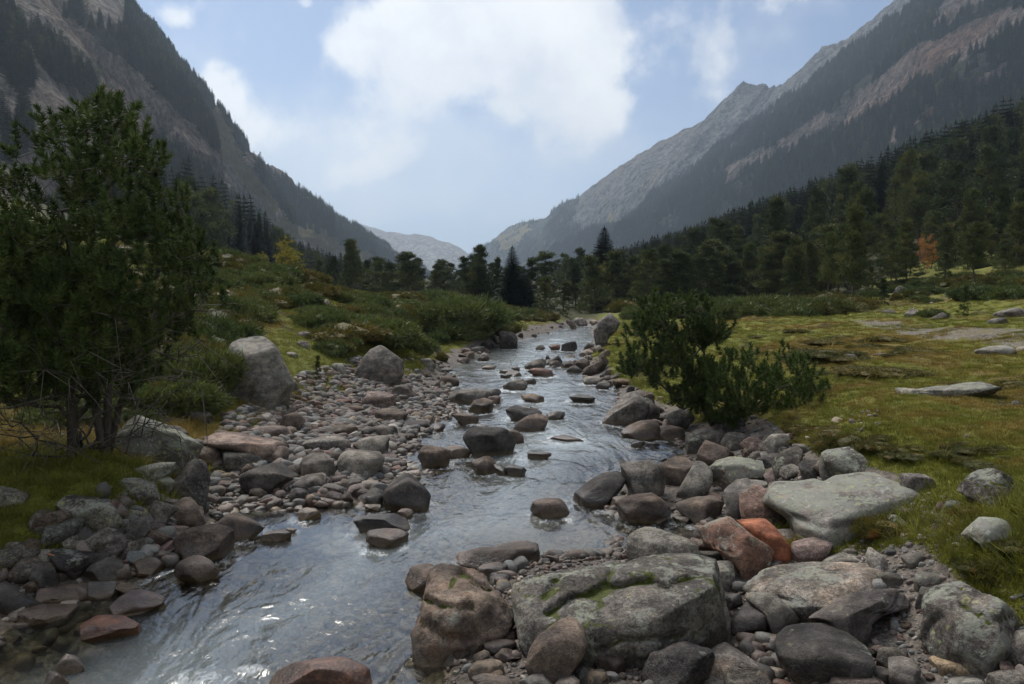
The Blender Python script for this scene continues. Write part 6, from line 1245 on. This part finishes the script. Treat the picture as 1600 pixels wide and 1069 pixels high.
for poly, n, (r0, r1), pj, lb, gp in SZ:
    for q in scatter_px(poly, n, rngS):
        j = rngS.random() < pj; r = rngS.uniform(r0, r1) * (1.0 if q[1] < 25 else 1.25)
        if np.min(np.hypot(RX[:, 0] - q[0], RX[:, 1] - q[1]) - RX[:, 2] - r * .9) < 0: r *= .45
        if j: shrub('juniper_shrub', JUNI[int(rngS.integers(3))], q, r, 'grey green juniper mound' + lb, 'juniper', 'juniper mounds' + gp, rngS)
        else: shrub('heath_shrub', HEA[int(rngS.integers(3))], q, r, 'brownish green heath bush' + lb, 'heath bush', 'heath bushes' + gp, rngS)
for px, py, r, k, hs, lb in [(580,528,1.0,0,1.1,'large grey green juniper above the dome-shaped dark boulder'),(725,512,2.0,1,1.0,'large rounded juniper mound on the left bank at the bend'),(700,522,1.2,2,.9,'smaller juniper at the left foot of the rounded juniper mound'),
        (1160,498,1.5,0,1.1,'left end of the long juniper thicket behind the leaning pine'),(1205,496,1.7,1,1.05,'middle mound of the juniper thicket on the meadow edge'),(1255,496,1.5,2,.95,'right end mound of the juniper thicket on the meadow edge'),
        (300,600,.75,2,1.3,'juniper bush left of the tall grey boulder'),(330,560,.6,0,1.4,'upright juniper touching the tall grey boulder'),(270,640,.6,1,1.2,'low juniper behind the lichen-grey outcrop'),(1455,500,.5,0,1.0,'small juniper by the path in the clearing')]:
    shrub('juniper_shrub', JUNI[k], hit(px, py), r, lb, 'juniper', None, rngS, hs)
for px, py, r, k, lb in [(770,515,1.1,0,'reddish brown heath bush hanging over the far left bank'),(350,480,.5,1,'brown heath clump above the tall grey boulder'),(1330,700,.24,2,'heath clump on the eroded meadow edge'),(1250,672,.22,0,'heath clump on the meadow edge beside the low pine'),(1385,835,.20,1,'green brown tussock right of the big pale slab'),(680,560,.35,2,'bush at the top of the cobble bar shore')]:
    shrub('heath_shrub', HEA[k], hit(px, py), r, lb, 'heath bush', None, rngS)

for poly, n, (r0, r1), hs in [([(1120,522),(1250,512),(1420,535),(1470,560),(1400,590),(1250,575),(1180,560)], 34, (.18,.5), .38), ([(1440,590),(1600,580),(1600,640),(1480,640)], 10, (.12,.3), .4), ([(1220,665),(1300,668),(1400,690),(1420,725),(1330,712),(1250,690)], 22, (.10,.2), .6), ([(1400,690),(1600,690),(1600,740),(1420,720)], 14, (.10,.22), .35), ([(1520,790),(1600,770),(1600,930),(1500,900)], 8, (.08,.16), .6)]:
    for q in scatter_px(poly, n, rngS): shrub('heath_shrub', HEA[int(rngS.integers(3))], q, rngS.uniform(r0, r1), 'low brown heather hummock on the right meadow', 'heather', 'heather hummocks on the right meadow', rngS, hs)
# ---- grass
m_grass, t = new_mat('short_mountain_grass')
oi = t.n.new('ShaderNodeObjectInfo'); pos = t.node('ShaderNodeNewGeometry', out=0); nB = t.noise(pos, .35 * 2, 4, .6); tint = t.node('ShaderNodeAttribute', attribute_name='tint', attribute_type='INSTANCER', out=0)
c = t.mul(tint, t.gray(t.m('MULTIPLY_ADD', oi.outputs['Random'], .7, .65)))
finish(t, t.node('ShaderNodeMixShader', {0: .25, 1: pbsdf(t, c, .7, None, .2), 2: t.node('ShaderNodeBsdfTranslucent', {'Color': c})}))
def tuft(rng, n, hgt, wdt, sprd, lean):
    V, F = [], []
    for i in range(n):
        a = rng.uniform(0, 6.3); r = sprd * math.sqrt(rng.random()); b = np.array([math.cos(a) * r, math.sin(a) * r, 0]); d = b * 0 + np.array([math.cos(a), math.sin(a), 0]) * rng.uniform(.1, lean) + rng.normal(size=3) * (.2, .2, 0) + (0, 0, 1); L = hgt * rng.uniform(.5, 1.1)
        s = np.cross(d, (0, 0, 1)) if np.linalg.norm(np.cross(d, (0, 0, 1))) > .05 else np.array([1.0, 0, 0]); s = s / np.linalg.norm(s) * wdt; m = b + d * L * .55; e = b + d * L + np.array([d[0], d[1], 0]) * L * .35 - (0, 0, .12 * L); k = len(V)
        V += [b - s, b + s, m + s * .7, m - s * .7, e]; F += [[k, k + 1, k + 2], [k, k + 2, k + 3], [k + 3, k + 2, k + 4]]
    me = mesh_from('grass_tuft', np.array(V), np.array(F), False); me.materials.append(m_grass); return me
rngG = np.random.default_rng(31)
gc = proto_coll('grass_tuft', [tuft(rngG, 34, .036, .0018, .06, .6) for _ in range(3)] + [tuft(rngG, 40, .12, .0020, .05, 1.1) for _ in range(3)])
N = 170000
r_ = np.exp(rngG.uniform(np.log(4.2), np.log(46), N)); a_ = rngG.uniform(R(-48), R(48), N); x_ = r_ * np.sin(a_); y_ = -1 + r_ * np.cos(a_)
z_ = H(x_, y_); P = np.stack([x_, y_, z_], -1); qx, qy = to_px(P); jj = 8 * vnoise(xy0(x_, y_, 1.2), 41); j2 = 4 * vnoise(xy0(x_, y_, 1.5), 42)
grav = np.zeros(N, bool)
for pl in GRAVEL_PX: grav |= in_poly(qx + jj, qy + j2, pl)
s_ = river_sdf(x_, y_); pth = in_poly(qx, qy, PATH_PX) & (y_ > 10) & (vnoise(xy0(x_, y_, 1.1), 77) < .15)
ok = ~grav & (s_ > .2) & ~pth & (y_ > 2) & (qx > -150) & (qx < 1750)
P, qx, qy, z_, s_ = P[ok], qx[ok], qy[ok], z_[ok], s_[ok]; n = len(P); dist = np.hypot(P[:, 0], P[:, 1])
dryn = vnoise(xy0(P[:, 0], P[:, 1], .35), 43); dr = np.clip(.45 + .55 * dryn + .45 * in_poly(qx, qy, [(1100,495),(1330,492),(1600,520),(1600,600),(1150,530)]) + .5 * vnoise(xy0(P[:, 0], P[:, 1], 2.5), 44), 0, 1)
dr = sstep(dr + .2 * in_poly(qx, qy, [(-200,600),(330,600),(340,720),(250,790),(0,920),(-200,920)]), .55, 1.1) * .65
ga_ = np.array([.122, .138, .020]); gb_ = np.array([.205, .20, .033]); gd_ = np.array([.27, .165, .05])
u_ = rngG.random(n)[:, None]; cols = (ga_ * (1 - u_) + gb_ * u_) * (1 - dr[:, None]) + gd_ * dr[:, None]
lush = in_poly(qx, qy, [(-100,660),(330,600),(340,720),(250,790),(0,900),(-100,900)]) | in_poly(qx, qy, [(350,640),(480,600),(560,610),(470,660),(380,690)]) | in_poly(qx, qy, [(1340,800),(1640,770),(1640,940),(1400,900)]) | (s_ < .9)
longp = (rngG.random(n) < np.where(lush, .16, .008)) & (dist < 20)
idx = np.where(longp, rngG.integers(3, 6, n), rngG.integers(0, 3, n)); sc = rngG.uniform(.7, 1.3, n) * np.clip(dist / 12, .85, 2.0) ** .6
instancer('grass', 'short green and straw coloured mountain grass on both banks', P, np.c_[rngG.normal(0, .12, n), rngG.normal(0, .12, n), rngG.uniform(0, 6.3, n)], sc, idx, gc, cols=cols)
# ------------------------------------------------------------------ air
m_haze, t = new_mat('valley_air')
pv = t.node('ShaderNodeVolumePrincipled', {'Color': (.66, .82, 1.0, 1), 'Density': 2.4e-4, 'Anisotropy': .45})
o_ = t.n.new('ShaderNodeOutputMaterial'); t.l.new(pv, o_.inputs['Volume'])
bm = bmesh.new(); bmesh.ops.create_cube(bm, size=1)
for v in bm.verts: v.co = Vector((v.co.x * 8600, v.co.y * 5400 + 2350, v.co.z * 700 + 285))
me = bpy.data.meshes.new('haze'); bm.to_mesh(me); bm.free()
tag(obj('haze', me, m_haze), 'thin bluish haze filling the valley air', kind='stuff')
